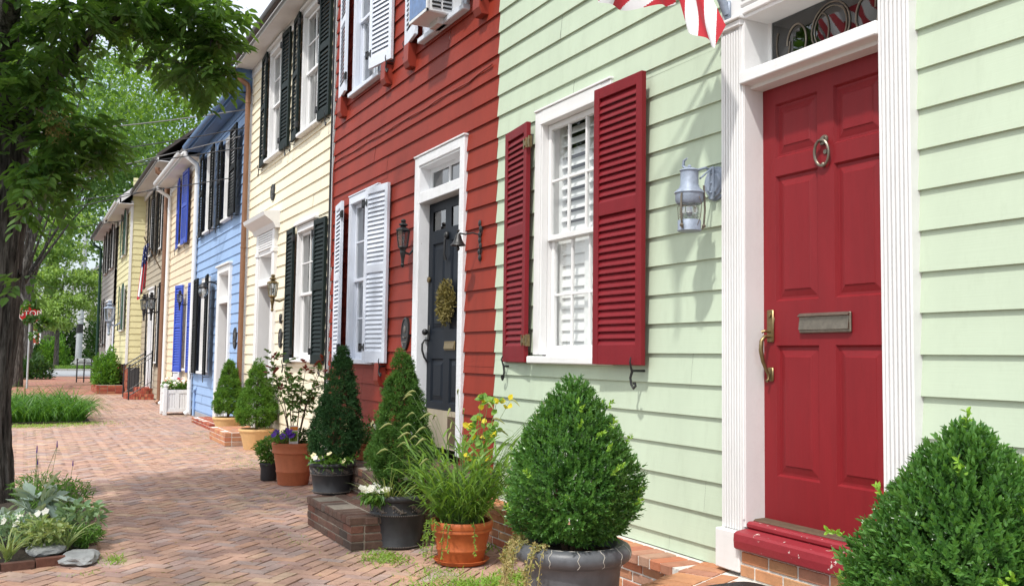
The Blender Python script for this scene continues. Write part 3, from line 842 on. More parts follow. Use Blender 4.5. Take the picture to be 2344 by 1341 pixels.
for q in range(4):
    for lev, ins in ((0, 0.0), (4, .004)):
        lx = sg[q, 0] * (H[:, 2] - ins); ly = sg[q, 1] * (H[:, 3] - ins)
        lx, ly = lx - rot * ly, ly + rot * lx
        V[:, q + lev, 0] = H[:, 0] + (lx - ly) * c45 + jx[:, 0]
        V[:, q + lev, 1] = H[:, 1] + (lx + ly) * c45 + jx[:, 1]
        V[:, q + lev, 2] = (-.03 if lev == 0 else 0) + (zt + lx * tx + ly * ty if lev else 0)
g = MB()
g.bulk(V, [(4, 5, 6, 7), (0, 1, 5, 4), (1, 2, 6, 5), (2, 3, 7, 6), (3, 0, 4, 7)], np.clip(rng.beta(2, 2, n) + .12 * np.sin(H[:, 1] * 1.3 + H[:, 0]), 0, 1))
tag(g.build('sidewalk', M['paver']), kind='structure')

# pavement beyond, laid as one sheet with a brick pattern in its material
m, nt, b = base_mat('brick_paver_sheet')
tc = nt.nodes.new('ShaderNodeTexCoord'); mp = nn(nt, 'ShaderNodeMapping', Scale=(1, 1, 1), Rotation=(0, 0, R(45)))
bt = nn(nt, 'ShaderNodeTexBrick', Scale=1.0)
bt.inputs['Brick Width'].default_value = .2; bt.inputs['Row Height'].default_value = .1; bt.inputs['Mortar Size'].default_value = .006
bt.inputs['Color1'].default_value = (*srgb('8a5848'), 1); bt.inputs['Color2'].default_value = (*srgb('ab7a62'), 1); bt.inputs['Mortar'].default_value = (.12, .09, .07, 1)
nz = nn(nt, 'ShaderNodeTexNoise', Scale=1.2, Detail=8)
mx = nt.nodes.new('ShaderNodeMix'); mx.data_type = 'RGBA'; mx.blend_type = 'OVERLAY'; mx.inputs['Factor'].default_value = .5
nt.links.new(tc.outputs['Object'], mp.inputs['Vector']); nt.links.new(mp.outputs['Vector'], bt.inputs['Vector'])
nt.links.new(tc.outputs['Object'], nz.inputs['Vector'])
nt.links.new(bt.outputs['Color'], mx.inputs['A']); nt.links.new(nz.outputs['Color'], mx.inputs['B'])
nt.links.new(mx.outputs['Result'], b.inputs['Base Color']); b.inputs['Roughness'].default_value = .9
M['paver_far'] = m
g = MB(); g.box(-1.2, 6, 34, 59.0, -.2, -.004)
tag(g.build('far_sidewalk', m), kind='structure')
g = MB(); g.box(-2.2, 1.9, 76, 300, -.2, .06)
tag(g.build('distant_sidewalk', m), kind='structure')
g = MB(); g.add([(-60, 59.2, -.01), (60, 59.2, -.01), (60, 75.8, -.01), (-60, 75.8, -.01)], [(0, 1, 2, 3)])
tag(g.build('cross_street', M['asphalt']), kind='structure')
g = MB(); g.add([(-12, -60, -.014), (-2.6, -60, -.014), (-2.6, 400, -.014), (-12, 400, -.014)], [(0, 1, 2, 3)])
tag(g.build('road', M['asphalt_d']), kind='structure')
g = MB()
for k in range(-20, 29): g.bbox(-2.6, -2.44, k * 2.0, k * 2.0 + 1.985, -.2, .02, .01)
tag(g.build('kerb', M['granite']), kind='structure')
g = MB()
for k in range(-12, 26): g.bbox(k * 1.0 + 1.9, k * 1.0 + 2.88, 75.8, 76.0, -.2, .12, .01)
tag(g.build('far_kerb', M['granite']), kind='structure')

# ------------------------------------------------------------------ HOUSES
SX = street(3.5)
def wall(root, mat, *a, **k):
    w = MB(); siding(w, *a, **k); return w.build('wall', M[mat], root)

# ---- green house
GH = thing('clapboard_house', 'sage green clapboard house with crimson door and crimson shutters, nearest of the row', 'house', (3.5, 2.5, 0), 'clapboard houses along the brick pavement')
house_core(GH, -3.0, 7.03, 7.2)
gw = window(GH, 3.5, 5.27, 6.33, 1.40, 3.34, casing=.115, cols=3, rows=(2, 2), blind=True, sillp=.045)
wall(GH, 'sage', SX, -3.0, 7.035, .305, 7.0, .397, holes=[gw, (2.84, 4.08, .3, 3.9)])
gable_roof(GH, -3.0, 7.03, 7.3, .3, 'roof_dark', 'gutter_dark')
shutter(GH, (3.405, 5.36), (3.42, 4.82), 1.405, 3.27, 'crimson_sh', midz=.555, hinge=False, dog='iron', pitch=.0465)
shutter(GH, (3.425, 6.365), (3.482, 6.845), 1.405, 3.28, 'crimson_sh', midz=.555, hmat='brass', dog='iron', pitch=.0465)
# door surround
m = MB()
for (a, b) in ((3.94, 4.10), (2.83, 3.0)):
    m.box(3.452, 3.52, a, b, .5, 3.32)
    nfl = 6; q = (b - a - .03) / nfl
    m.box(3.440, 3.453, a, a + .014, .53, 3.30); m.box(3.440, 3.453, b - .014, b, .53, 3.30)
    for i in range(nfl):
        c = a + .015 + q * (i + .5)
        m.bbox(3.437, 3.454, c - q * .31, c + q * .31, .54, 3.27, .002)
    m.bbox(3.405, 3.53, a - .018, b + .018, .325, .535, .006)
    m.bbox(3.425, 3.53, a - .012, b + .012, 3.29, 3.325, .005); m.bbox(3.41, 3.53, a - .022, b + .022, 3.325, 3.345, .004)
    m.bbox(3.445, 3.53, a - .004, b + .004, 3.345, 3.85, .004)
# inner jamb boards and beads
m.box(3.456, 3.66, 3.925, 3.945, .56, 3.33); m.box(3.46, 3.66, 2.998, 3.018, .56, 3.33)
m.tube([(3.455, 3.936, .6), (3.455, 3.936, 3.33)], .009, 6)
m.box(3.452, 3.655, 3.02, 3.924, 3.325, 3.40)
m.bbox(3.438, 3.53, 3.0, 3.94, 3.345, 3.385, .006)
z = 3.39
while z < 3.84:
    m.prism([(3.452, z), (3.438, z + .012), (3.438, z + .026), (3.452, z + .036)], 'y', 3.003, 3.937); z += .04
m.box(3.453, 3.53, 3.001, 3.939, 3.385, 3.86)
m.prism([(3.53, 3.85), (3.43, 3.85), (3.41, 3.90), (3.36, 3.92), (3.33, 3.97), (3.28, 3.99), (3.28, 4.04), (3.53, 4.06)], 'y', 2.74, 4.19)
# transom bar
m.bbox(3.425, 3.64, 3.0, 3.938, 2.955, 3.022, .005); m.box(3.50, 3.64, 3.005, 3.935, 2.935, 2.956)
m.box(3.628, 3.66, 3.03, 3.06, 3.02, 3.33); m.box(3.628, 3.66, 3.90, 3.926, 3.02, 3.33)
frame = m.build('door_frame', M['white'], GH, bevel=.0025)
m = MB(); m.box(3.634, 3.640, 3.05, 3.93, 3.015, 3.33); m.build('transom_pane', M['glass_dark'], frame)
m = MB()
def arc(cy, cz, ry, rz, a0, a1, n=24): return [(3.630, cy + ry * math.cos(R(a0 + (a1 - a0) * i / n)), cz + rz * math.sin(R(a0 + (a1 - a0) * i / n))) for i in range(n + 1)]
m.tube(arc(3.47, 3.17, .13, .13, 0, 360), .004, 6, cap=False); m.tube(arc(3.47, 3.17, .11, .11, 0, 360), .003, 5, cap=False)
for s in (-1, 1):
    m.tube(arc(3.47 + s * .06, 3.17, .05, .09, 90, 300), .004, 5)
    m.tube(arc(3.47 + s * .24, 3.16, .07, .10, 90 - 90 * s, 90 - 90 * s + 270), .005, 5)
    m.tube(arc(3.47 + s * .34, 3.18, .05, .11, 90 + 90 * s, 90 + 90 * s + 220), .004, 5)
m.build('leaded_tracery', M['bronze'], frame, smooth=True)
m = MB(); m.add([(3.72, 3.0, 2.9), (3.72, 3.95, 2.9), (3.72, 3.95, 3.4), (3.72, 3.0, 3.4)], [(0, 3, 2, 1)]); m.build('transom_room_dark', M['interior'], frame)  # dark sheet painted as the unlit hall behind the transom
# door
dr = door_slab(GH, 3.588, 3.012, 3.932, .598, 2.945, ((3.525, 3.83), (3.11, 3.415)), ((.835, 1.528), (1.765, 2.443), (2.543, 2.84)), 'crimson')
m = MB()
m.lathe([(0, -.012), (.020, -.012), (.026, -.004), (.026, 0)], (3.588, 3.475, 2.575), 20, 'x')
m.box(3.568, 3.580, 3.462, 3.488, 2.548, 2.585)
m.tube([(3.560 + .012 * (1 - math.cos(R(a))) / 2, 3.475 + .048 * math.sin(R(a)), 2.505 + .066 * math.cos(R(a))) for a in range(0, 361, 15)], .0075, 8, cap=False)
m.ball((3.578, 3.475, 2.447), .012); m.lathe([(0, -.006), (.012, -.006), (.013, 0)], (3.588, 3.468, 2.512), 14, 'x')
m.build('knocker', M['bronze'], dr, smooth=True)
m = MB()
m.bbox(3.572, 3.588, 3.305, 3.65, 1.590, 1.692, .005)
m.prism([(3.572, 1.604), (3.562, 1.607), (3.566, 1.64), (3.572, 1.668)], 'y', 3.313, 3.642); m.prism([(3.572, 1.672), (3.556, 1.676), (3.572, 1.69)], 'y', 3.309, 3.646)
m.build('mail_slot', M['bronze'], dr)
m = MB()
m.lathe([(0, -.010), (.022, -.010), (.027, 0)], (3.588, 3.868, 1.665), 20, 'x'); m.bbox(3.576, 3.588, 3.842, 3.894, 1.545, 1.72, .012)
m.lathe([(.0, -.022), (.013, -.020), (.015, -.010)], (3.588, 3.868, 1.69), 14, 'x')
m.tube([(3.575, 3.868, 1.60), (3.545, 3.872, 1.605), (3.535, 3.885, 1.60)], [.006, .007, .009], 8)
m.tube([(3.575, 3.868, 1.575), (3.54, 3.868, 1.575), (3.518, 3.868, 1.55), (3.514, 3.868, 1.50), (3.528, 3.868, 1.44), (3.548, 3.868, 1.40), (3.566, 3.868, 1.37), (3.566, 3.868, 1.345), (3.552, 3.868, 1.335)], [.008, .010, .012, .013, .011, .009, .008, .007, .009], 10)
m.bbox(3.576, 3.588, 3.846, 3.89, 1.335, 1.41, .012)
m.build('handle', M['brass'], dr, smooth=True)
# sill and threshold
m = MB()
m.prism([(3.64, .452), (3.385, .452), (3.372, .462), (3.368, .50), (3.372, .535), (3.388, .545), (3.45, .553), (3.64, .553)], 'y', 2.99, 3.925)
m.prism([(3.64, .553), (3.470, .553), (3.458, .563), (3.458, .580), (3.470, .590), (3.64, .592)], 'y', 2.992, 3.922)
ds = m.build('door_sill', M['crimson_sill'], GH, bevel=.002)
m = MB(); m.prism([(3.64, .592), (3.505, .592), (3.52, .600), (3.64, .604)], 'y', 3.02, 3.924); m.build('threshold', M['stem'], ds)
# brick stoop and water table
ST = thing('brick_stoop', 'warm brick stoop and ledge with pale mortar below the crimson door', 'stoop', (3.1, 3.4, 0))
m = MB(); mm = MB()
random.seed(3)
brick_courses(m, mm, 3.27, 3.52, 4.3, 7.02, .0, .245, header=False)
for i in range(25):
    a = 4.28 + i * .1095
    o = random.uniform(-.006, .006)
    m.bbox(3.225 + o, 3.44, a, a + .094, .247, .305 + random.uniform(-.002, .003), .006)
mm.box(3.24, 3.52, 4.20, 7.02, .245, .298)
brick_courses(m, mm, 2.86, 3.5, 2.48, 3.98, .0, .245)
mm.prism([(2.87, 3.95), (3.5, 4.27), (3.5, 2.48), (2.87, 2.48)], 'z', .0, .3025)
# rotated headers along the slanted side
e0, e1 = Vector((2.80, 3.97, 0)), Vector((3.46, 4.285, 0)); ed = (e1 - e0).normalized(); en = Vector((ed.y, -ed.x, 0))
k = 0; t = 0.0
while t < (e1 - e0).length - .02:
    p = e0 + ed * t; o = random.uniform(-.006, .006)
    c = [p - en * o, p + ed * .094 - en * o, p + ed * .094 + en * .197, p + en * .197]
    z1_ = .306 + random.uniform(-.002, .003)
    m.hexa([(q.x, q.y, .247) for q in c] + [(q.x, q.y, z1_) for q in c]); t += .1075
nn_ = 0
for row in range(1, 9):
    t = -.2 + (row % 2) * .1
    while t < (e1 - e0).length + .3:
        p = e0 + ed * t + en * (.21 + (row - 1) * .108)
        c = [p, p + ed * .196, p + ed * .196 + en * .094, p + en * .094]
        if all(2.80 < q.x < 3.415 and q.y > 2.46 for q in c):
            z1_ = .306 + random.uniform(-.002, .003)
            m.hexa([(q.x, q.y, .247) for q in c] + [(q.x, q.y, z1_) for q in c])
        t += .2095
for i in range(7):
    m.bbox(2.795, 2.895, 2.48 + i * .2, 2.67 + i * .2, .247, .305, .006)
# riser under the sill
mr = MB()
mr.box(3.418, 3.52, 2.99, 3.925, .30, .452)
for j in range(2):
    for i in range(6):
        a = 3.0 + (i - .5 * (j % 2)) * .205; b = a + .193
        a, b = max(a, 2.992), min(b, 3.92)
        if b - a > .03: m.bbox(3.411, 3.47, a, b, .312 + j * .070, .312 + j * .070 + .058, .004)
m.build('brickwork', M['brick_warm'], ST); mm.build('mortar', M['mortar'], ST); mr.build('riser_mortar', M['mortar'], ST)
m = MB()
pts = [(3.18 + .18 * c, 3.42 + .37 * s) for c, s in [(math.copysign(abs(math.cos(R(a))) ** .35, math.cos(R(a))), math.copysign(abs(math.sin(R(a))) ** .35, math.sin(R(a)))) for a in range(0, 360, 6)]]
m.prism(pts, 'z', .307, .322)
tag(m.build('doormat', M['mat_rubber'], loc=(3.18, 3.42, .307)), 'black rubber doormat on the stoop below the crimson door', 'doormat')

# ---- red house
RH = thing('clapboard_house', 'brick red clapboard house with white shutters and dark door', 'house', (3.5, 9.4, 0), 'clapboard houses along the brick pavement')
house_core(RH, 7.03, 11.84, 7.2)
r1 = window(RH, 3.5, 9.99, 11.06, 1.34, 3.36, mats='white_blue', cols=2, rows=(2, 2), sillp=.05)
r2 = window(RH, 3.5, 9.99, 11.06, 4.60, 6.5, mats='white_blue', cols=2, rows=(2, 2), sillp=.05)
r3 = window(RH, 3.5, 7.66, 8.74, 4.60, 6.5, mats='white_blue', cols=2, rows=(2, 2), sillp=.05)
wall(RH, 'redwall', SX, 7.035, 11.84, .3, 7.0, .397, holes=[r1, r2, r3, (7.74, 8.76, .3, 3.40)], jit=.004, lip=.018)
gable_roof(RH, 7.03, 11.84, 7.3, .3, 'roof_dark', 'gutter_dark')
for (z0, z1) in ((1.36, 3.32), (4.69, 6.5)):
    shutter(RH, (3.365, 10.10), (3.45, 9.60), z0, z1, 'white_blue', pitch=.05)
    shutter(RH, (3.385, 11.07), (3.455, 11.54), z0, z1, 'white_blue', pitch=.05)
shutter(RH, (3.365, 7.68), (3.45, 7.20), 4.69, 6.5, 'white_blue', pitch=.05)
shutter(RH, (3.385, 8.72), (3.455, 9.19), 4.69, 6.5, 'white_blue', pitch=.05)
for (y, z) in ((9.75, 4.56), (11.38, 4.56), (9.04, 4.56), (7.32, 4.56), (9.75, 1.24)):
    m = MB(); m.prism([(3.5, z - .13), (3.42, z - .13), (3.395, z - .07), (3.40, z + .12), (3.5, z + .12)], 'y', y - .07, y + .07)
    m.build('shutter_block', M['redblock'], RH, bevel=.005)
m = MB()
xf = 3.455
m.bbox(xf, 3.52, 7.65, 7.745, .55, 3.44, .005); m.bbox(xf, 3.52, 8.755, 8.86, .55, 3.44, .005); m.bbox(xf - .002, 3.52, 7.746, 8.754, 3.345, 3.439, .005)
m.bbox(xf - .012, 3.52, 7.64, 8.87, 3.44, 3.46, .004)
m.box(3.465, 3.62, 8.735, 8.757, .58, 3.35); m.box(3.465, 3.62, 7.743, 7.765, .58, 3.35); m.box(3.465, 3.62, 7.765, 8.735, 3.325, 3.35)
m.bbox(3.46, 3.62, 7.75, 8.75, 2.965, 3.07, .005)
m.box(3.575, 3.61, 7.765, 7.82, 3.07, 3.33); m.box(3.575, 3.61, 8.68, 8.735, 3.07, 3.33); m.box(3.575, 3.61, 8.235, 8.262, 3.07, 3.33); m.box(3.576, 3.61, 7.82, 8.68, 3.28, 3.33); m.box(3.576, 3.61, 7.82, 8.68, 3.07, 3.105)
fr = m.build('door_frame', M['white_old'], RH, bevel=.003)
m = MB(); m.box(3.59, 3.596, 7.77, 8.73, 3.07, 3.33); m.build('transom_pane', M['glass_dark'], fr)
m = MB(); m.add([(3.70, 7.7, 2.9), (3.70, 8.8, 2.9), (3.70, 8.8, 3.4), (3.70, 7.7, 3.4)], [(0, 3, 2, 1)]); m.build('transom_room_dark', M['interior'], fr)  # dark sheet in place of room shade behind the glass
dr = door_slab(RH, 3.575, 7.768, 8.732, .93, 2.96, ((7.87, 8.18), (8.32, 8.63)), ((1.0, 1.42), (1.70, 2.55), (2.68, 2.87)), 'dark_door', panes=(2,))
m = MB(); m.bbox(3.562, 3.576, 8.03, 8.28, 1.50, 1.585, .005); m.prism([(3.562, 1.51), (3.553, 1.515), (3.562, 1.57)], 'y', 8.04, 8.27); m.build('mail_slot', M['brass'], dr)
m = MB(); m.lathe([(0, -.03), (.028, -.026), (.030, -.012), (.02, 0)], (3.575, 8.68, 2.20), 14, 'x'); m.build('lock', M['brass'], dr, smooth=True)
m = MB()
m.ball((3.53, 8.685, 1.68), .032); m.bbox(3.565, 3.576, 8.66, 8.71, 1.60, 1.75, .008)
m.tube([(3.57, 8.69, 1.60), (3.53, 8.69, 1.60), (3.505, 8.69, 1.56), (3.505, 8.69, 1.50), (3.53, 8.69, 1.43), (3.565, 8.69, 1.38)], .010, 8)
m.build('handle', M['iron'], dr, smooth=True)
m = MB(); m.tube([(3.565, 8.25, 2.60), (3.54, 8.25, 2.56), (3.535, 8.25, 2.42), (3.55, 8.25, 2.36)], [.02, .014, .012, .02], 8); m.ball((3.56, 8.25, 2.6), .03, .03, .04); m.build('knocker', M['iron'], dr, smooth=True)
m = MB(); m.box(3.572, 3.62, 7.766, 8.734, .57, .928); m.build('door_sill', M['tan'], RH)
m = MB(); m.box(3.555, 3.571, 7.80, 8.15, .62, .88); m.build('kick_board', M['stem'], RH)
# steps
ST = thing('brick_steps', 'dark mossy brick steps at the dark door of the brick red house', 'steps', (2.8, 7.8, 0))
m = MB(); mm = MB(); random.seed(11)
for (x0, x1, y0, y1, z0, z1) in ((2.20, 2.62, 6.78, 7.98, 0, .25), (2.60, 3.5, 6.95, 8.95, 0, .48)):
    brick_courses(m, mm, x0, x1, y0, y1, z0, z1 - .005, header=True)
    k = int((y1 - y0) / .11)
    brick_top(m, x0 + .21, x1, y0 + .005, y1, z1, along='y')
m.build('brickwork', M['brick_old'], ST); mm.build('mortar', M['mortar_dark'], ST)

# ---- cream (pale yellow) house
YH = thing('clapboard_house', 'pale cream clapboard house with black green shutters and hooded white door', 'house', (3.5, 14.5, 0), 'clapboard houses along the brick pavement')
house_core(YH, 11.86, 17.1, 6.75)
y1 = window(YH, 3.5, 12.50, 13.52, 1.33, 3.26, casing=.07, cols=2, rows=(2, 1), head=True, sillp=.06)
y2 = window(YH, 3.5, 12.50, 13.52, 4.60, 6.46, casing=.07, cols=2, rows=(2, 1), head=True)
y3 = window(YH, 3.5, 14.66, 15.62, 4.60, 6.46, casing=.07, cols=2, rows=(2, 1), head=True)
wall(YH, 'cream', SX, 11.90, 17.08, .2, 6.7, .40, exp=.172, holes=[y1, y2, y3, (14.95, 15.95, .2, 3.45)])
gable_roof(YH, 11.86, 17.1, 6.78, .33, 'roof_dark', 'gutter_dark', gy1=.0)
for y0, y1_, z0, z1 in ((13.53, 14.06, 1.31, 3.29), (13.53, 13.98, 4.62, 6.5), (15.64, 16.14, 4.6, 6.5)): shutter(YH, (3.42, y0), (3.455, y1_), z0, z1, 'dark_green', pitch=.055, hinge=True)
for y0, y1_, z0, z1 in ((12.50, 12.02, 1.31, 3.26), (12.50, 12.02, 4.62, 6.5), (14.65, 14.22, 4.62, 6.5)): shutter(YH, (3.44, y0), (3.46, y1_), z0, z1, 'dark_green', pitch=.055)
m = MB()
m.box(3.478, 3.53, 11.853, 11.905, .1, 6.6)
m.build('corner_board', M['white'], YH)
m = MB(); m.box(3.475, 3.53, 17.02, 17.09, .1, 6.6); m.build('corner_board', M['white'], YH)
m = MB()
for (a, b) in ((14.80, 14.96), (15.94, 16.10)):
    m.bbox(3.43, 3.52, a, b, .15, 3.05, .006); m.box(3.422, 3.44, a + .04, a + .055, .3, 3.0); m.box(3.422, 3.44, b - .055, b - .04, .3, 3.0)
    m.bbox(3.415, 3.52, a - .015, b + .015, 3.05, 3.12, .005); m.bbox(3.43, 3.52, a, b, 3.12, 3.42, .005)
for k in range(7): m.box(3.43, 3.46, 14.965, 15.935, 3.14 + k * .04, 3.165 + k * .04)
m.box(3.455, 3.52, 14.96, 15.94, 3.10, 3.43)
m.prism([(3.52, 3.42), (3.42, 3.42), (3.38, 3.50), (3.31, 3.55), (3.24, 3.60), (3.22, 3.66), (3.52, 3.70)], 'y', 14.68, 16.22)
m.box(3.46, 3.70, 14.955, 14.975, .3, 3.1); m.box(3.46, 3.70, 15.925, 15.945, .3, 3.1); m.bbox(3.45, 3.70, 14.96, 15.94, 2.55, 2.66, .006); m.box(3.46, 3.70, 14.975, 15.925, 3.06, 3.1)
m.box(3.655, 3.69, 14.975, 15.07, 2.66, 3.06); m.box(3.655, 3.69, 15.83, 15.925, 2.66, 3.06); m.box(3.655, 3.69, 15.4, 15.43, 2.66, 3.06)
fr = m.build('door_frame', M['white'], YH)
m = MB(); m.box(3.67, 3.676, 14.98, 15.92, 2.66, 3.06); m.build('transom_pane', M['glass_dark'], fr)
door_slab(YH, 3.66, 14.978, 15.922, .3, 2.55, ((15.08, 15.40), (15.50, 15.82)), ((.45, 1.2), (1.4, 2.35)), 'dark_door')
downspout(YH, 3.40, 17.02, .1, 6.55, 'copper', .048, elbow=3.12)
for y, z in ((11.93, .4),):
    m = MB(); m.tube([(3.45, 11.845, .3), (3.45, 11.845, 6.5)], .014, 6); m.build('conduit', M['iron'], YH)

# ---- blue house
BH = thing('clapboard_house', 'sky blue clapboard house with black shutters and white framed door', 'house', (3.5, 20, 0), 'clapboard houses along the brick pavement')
house_core(BH, 17.1, 22.75, 6.3)
b1 = window(BH, 3.5, 18.50, 19.42, 4.05, 5.75, curtain='curtain', casing=.09)
b2 = window(BH, 3.5, 20.65, 21.6, 4.05, 5.85, casing=.09)
b3 = window(BH, 3.5, 20.75, 21.75, .98, 3.06, casing=.09)
wall(BH, 'blue', SX, 17.12, 22.72, .12, 6.3, .16, exp=.185, holes=[b1, b2, b3, (18.55, 19.6, .1, 3.05)])
m = MB(); m.box(3.49, 3.6, 17.12, 22.7, -.02, .125); m.build('foundation', M['foundation'], BH)
gable_roof(BH, 17.12, 22.75, 6.32, .30, 'roof_blue', 'roof_blue', fascia='roof_blue')
m = MB(); m.prism([(3.05, 6.16), (3.62, 6.16), (6.2, 8.66), (6.2, 8.98), (3.05, 6.50)], 'y', 17.06, 17.115); m.build('rake_board', M['roof_blue'], BH)
for h, f, z0, z1 in (((3.40, 19.46), (3.44, 20.0), 4.05, 5.75), ((3.38, 18.46), (3.36, 17.75), 4.05, 5.75), ((3.40, 21.66), (3.44, 22.3), 4.05, 5.9), ((3.38, 20.6), (3.35, 20.08), 4.05, 5.8), ((3.39, 21.80), (3.42, 22.5), .98, 3.10), ((3.38, 20.72), (3.32, 20.1), .98, 3.07)):
    shutter(BH, h, f, z0, z1, 'black_green', pitch=.06, hinge=False)
m = MB()
m.box(3.47, 3.53, 17.11, 17.24, .05, 6.2)
m.build('corner_board', M['white'], BH)
m = MB()
m.bbox(3.44, 3.52, 18.42, 18.56, .1, 3.16, .006); m.bbox(3.44, 3.52, 19.58, 19.74, .1, 3.16, .006); m.bbox(3.438, 3.52, 18.56, 19.58, 3.03, 3.16, .006); m.bbox(3.40, 3.52, 18.40, 19.77, 3.16, 3.20, .006)
m.box(3.46, 3.66, 18.555, 18.575, .1, 3.03); m.box(3.46, 3.66, 19.565, 19.585, .1, 3.03); m.box(3.46, 3.66, 18.575, 19.565, 3.01, 3.035); m.bbox(3.46, 3.66, 18.57, 19.57, 2.42, 2.55, .006)
fr = m.build('door_frame', M['white'], BH)
m = MB(); m.box(3.62, 3.63, 18.58, 19.56, 2.55, 3.01); m.build('transom_pane', M['curtain'], fr)
door_slab(BH, 3.62, 18.578, 19.562, .14, 2.42, ((18.68, 19.02), (19.12, 19.46)), ((.3, 1.0), (1.2, 2.2)), 'dark_door')
downspout(BH, 3.42, 22.66, .05, 6.1, 'white', .055, elbow=3.15)
m = MB(); m.tube([(3.46, 22.25, .03), (3.46, 22.25, .55), (3.46, 22.15, .62), (3.49, 22.15, .66)], .03, 8); m.build('vent_pipe', M['blue'], BH, smooth=True)

# ---- buff house with cobalt shutters
CH = thing('clapboard_house', 'narrow buff clapboard house with cobalt blue shutters and white door', 'house', (3.5, 25.2, 0), 'clapboard houses along the brick pavement')
house_core(CH, 22.78, 27.6, 6.2)
c1 = window(CH, 3.5, 24.6, 25.35, 4.15, 5.85, casing=.09)
c2 = window(CH, 3.5, 23.2, 23.9, 1.0, 3.0, casing=.09)
wall(CH, 'buff', SX, 22.76, 27.6, .05, 6.2, .2, exp=.19, holes=[c1, c2, (24.55, 25.45, .05, 3.0)])
gable_roof(CH, 22.78, 27.6, 6.25, .38, 'roof_dark', 'white')
shutter(CH, (3.38, 24.62), (3.40, 23.85), 4.12, 5.95, 'cobalt', pitch=.06, hinge=False)
shutter(CH, (3.40, 25.38), (3.44, 25.95), 4.12, 5.95, 'cobalt', pitch=.06, hinge=False)
shutter(CH, (3.38, 23.95), (3.27, 24.4), .97, 3.08, 'cobalt', pitch=.06, hinge=False)
shutter(CH, (3.40, 23.2), (3.44, 22.9), .97, 3.08, 'cobalt', pitch=.06, hinge=False)
m = MB()
m.bbox(3.43, 3.52, 24.42, 24.56, .0, 3.1, .006); m.bbox(3.43, 3.52, 25.44, 25.58, .0, 3.1, .006); m.bbox(3.428, 3.52, 24.56, 25.44, 2.98, 3.1, .006); m.bbox(3.40, 3.52, 24.4, 25.6, 3.1, 3.15, .006)
m.box(3.46, 3.66, 24.55, 24.57, 0, 2.98); m.box(3.46, 3.66, 25.43, 25.45, 0, 2.98)
m.build('door_frame', M['white'], CH)
door_slab(CH, 3.62, 24.57, 25.43, .06, 2.98, ((24.66, 24.96), (25.04, 25.34)), ((.3, 1.1), (1.3, 2.7)), 'white_blue')
m = MB(); m.box(3.46, 3.53, 27.45, 27.62, .02, 6.15); m.build('corner_board', M['white'], CH)
downspout(CH, 3.42, 27.30, .05, 6.0, 'white', .05, elbow=3.1)
downspout(CH, 3.40, 27.8, .05, 6.6, 'copper', .075, elbow=3.12)

# ---- tan house with iron railed steps
TH = thing('clapboard_house', 'weathered tan clapboard house with black shutters and flag over its door', 'house', (3.55, 31, 0), 'clapboard houses along the brick pavement')
house_core(TH, 27.62, 34.4, 6.9, X=3.55)
ST_ = street(3.55)
t1 = window(TH, 3.55, 29.0, 29.85, 4.5, 6.35, casing=.09); t2 = window(TH, 3.55, 31.6, 32.45, 4.5, 6.35, casing=.09); t3 = window(TH, 3.55, 29.2, 30.0, 1.1, 3.35, casing=.09)
wall(TH, 'tan', ST_, 27.62, 34.4, .05, 7.0, .2, exp=.19, holes=[t1, t2, t3, (30.9, 31.9, .0, 3.3)])
gable_roof(TH, 27.62, 34.4, 7.0, .40, 'roof_dark', 'gutter_dark')
for a, bb, z0, z1 in ((28.96, 28.35, 4.4, 6.5), (29.9, 30.5, 4.4, 6.5), (31.55, 30.9, 4.4, 6.5), (32.5, 33.1, 4.4, 6.5), (29.1, 28.6, 1.0, 3.45), (30.05, 30.45, 1.0, 3.45), (32.05, 32.6, .7, 3.3)):
    shutter(TH, (3.44, a), (3.42 if a > bb else 3.49, bb), z0, z1, 'black_green', pitch=.07, hinge=False, dog=None)
m = MB(); m.bbox(3.48, 3.58, 30.75, 30.92, .3, 3.4, .006); m.bbox(3.48, 3.58, 31.88, 32.05, .3, 3.4, .006); m.bbox(3.478, 3.58, 30.92, 31.88, 3.25, 3.4, .006); m.bbox(3.44, 3.58, 30.7, 32.1, 3.4, 3.46, .006); m.build('door_frame', M['white'], TH)
door_slab(TH, 3.66, 30.9, 31.9, .5, 3.25, ((31.0, 31.35), (31.45, 31.8)), ((.7, 1.4), (1.6, 3.0)), 'white_blue')
ST = thing('brick_steps', 'rounded brick steps with black iron rails at the tan house', 'steps', (3.1, 31.2, 0))
m = MB(); mm = MB(); random.seed(5)
for (rx, z0, z1) in ((.85, 0, .17), (.55, .17, .34)):
    prof_n = 26
    for lev in range(2):
        for k in range(prof_n):
            a0, a1 = R(90 + 180 * k / prof_n + .4), R(90 + 180 * (k + 1) / prof_n - .4)
            za, zb = z0 + lev * (z1 - z0) / 2 + .004, z0 + (lev + 1) * (z1 - z0) / 2 - .004
            c = [(3.55 + rx * .9 * math.cos(q) * s, 31.3 + rx * 1.25 * math.sin(q) * s) for q, s in ((a0, 1), (a1, 1), (a1, .78), (a0, .78))]
            m.hexa([(x, y, za) for x, y in c] + [(x, y, zb) for x, y in c])
    mm.lathe([(.0, z0), (.985, z0), (.985, z1 - .008), (0, z1 - .006)], (0, 0, 0), 40)
    mm.v[-1] = mm.v[-1] * np.array([rx * .9, rx * 1.25, 1]) + np.array([3.55, 31.3, 0])
    m.lathe([(0, 0), (.78, 0)], (0, 0, 0), 30); m.v[-1] = m.v[-1] * np.array([rx * .9, rx * 1.25, 1]) + np.array([3.55, 31.3, z1 - .003])
m.build('brickwork', M['brick'], ST); mm.build('mortar', M['mortar_dark'], ST)
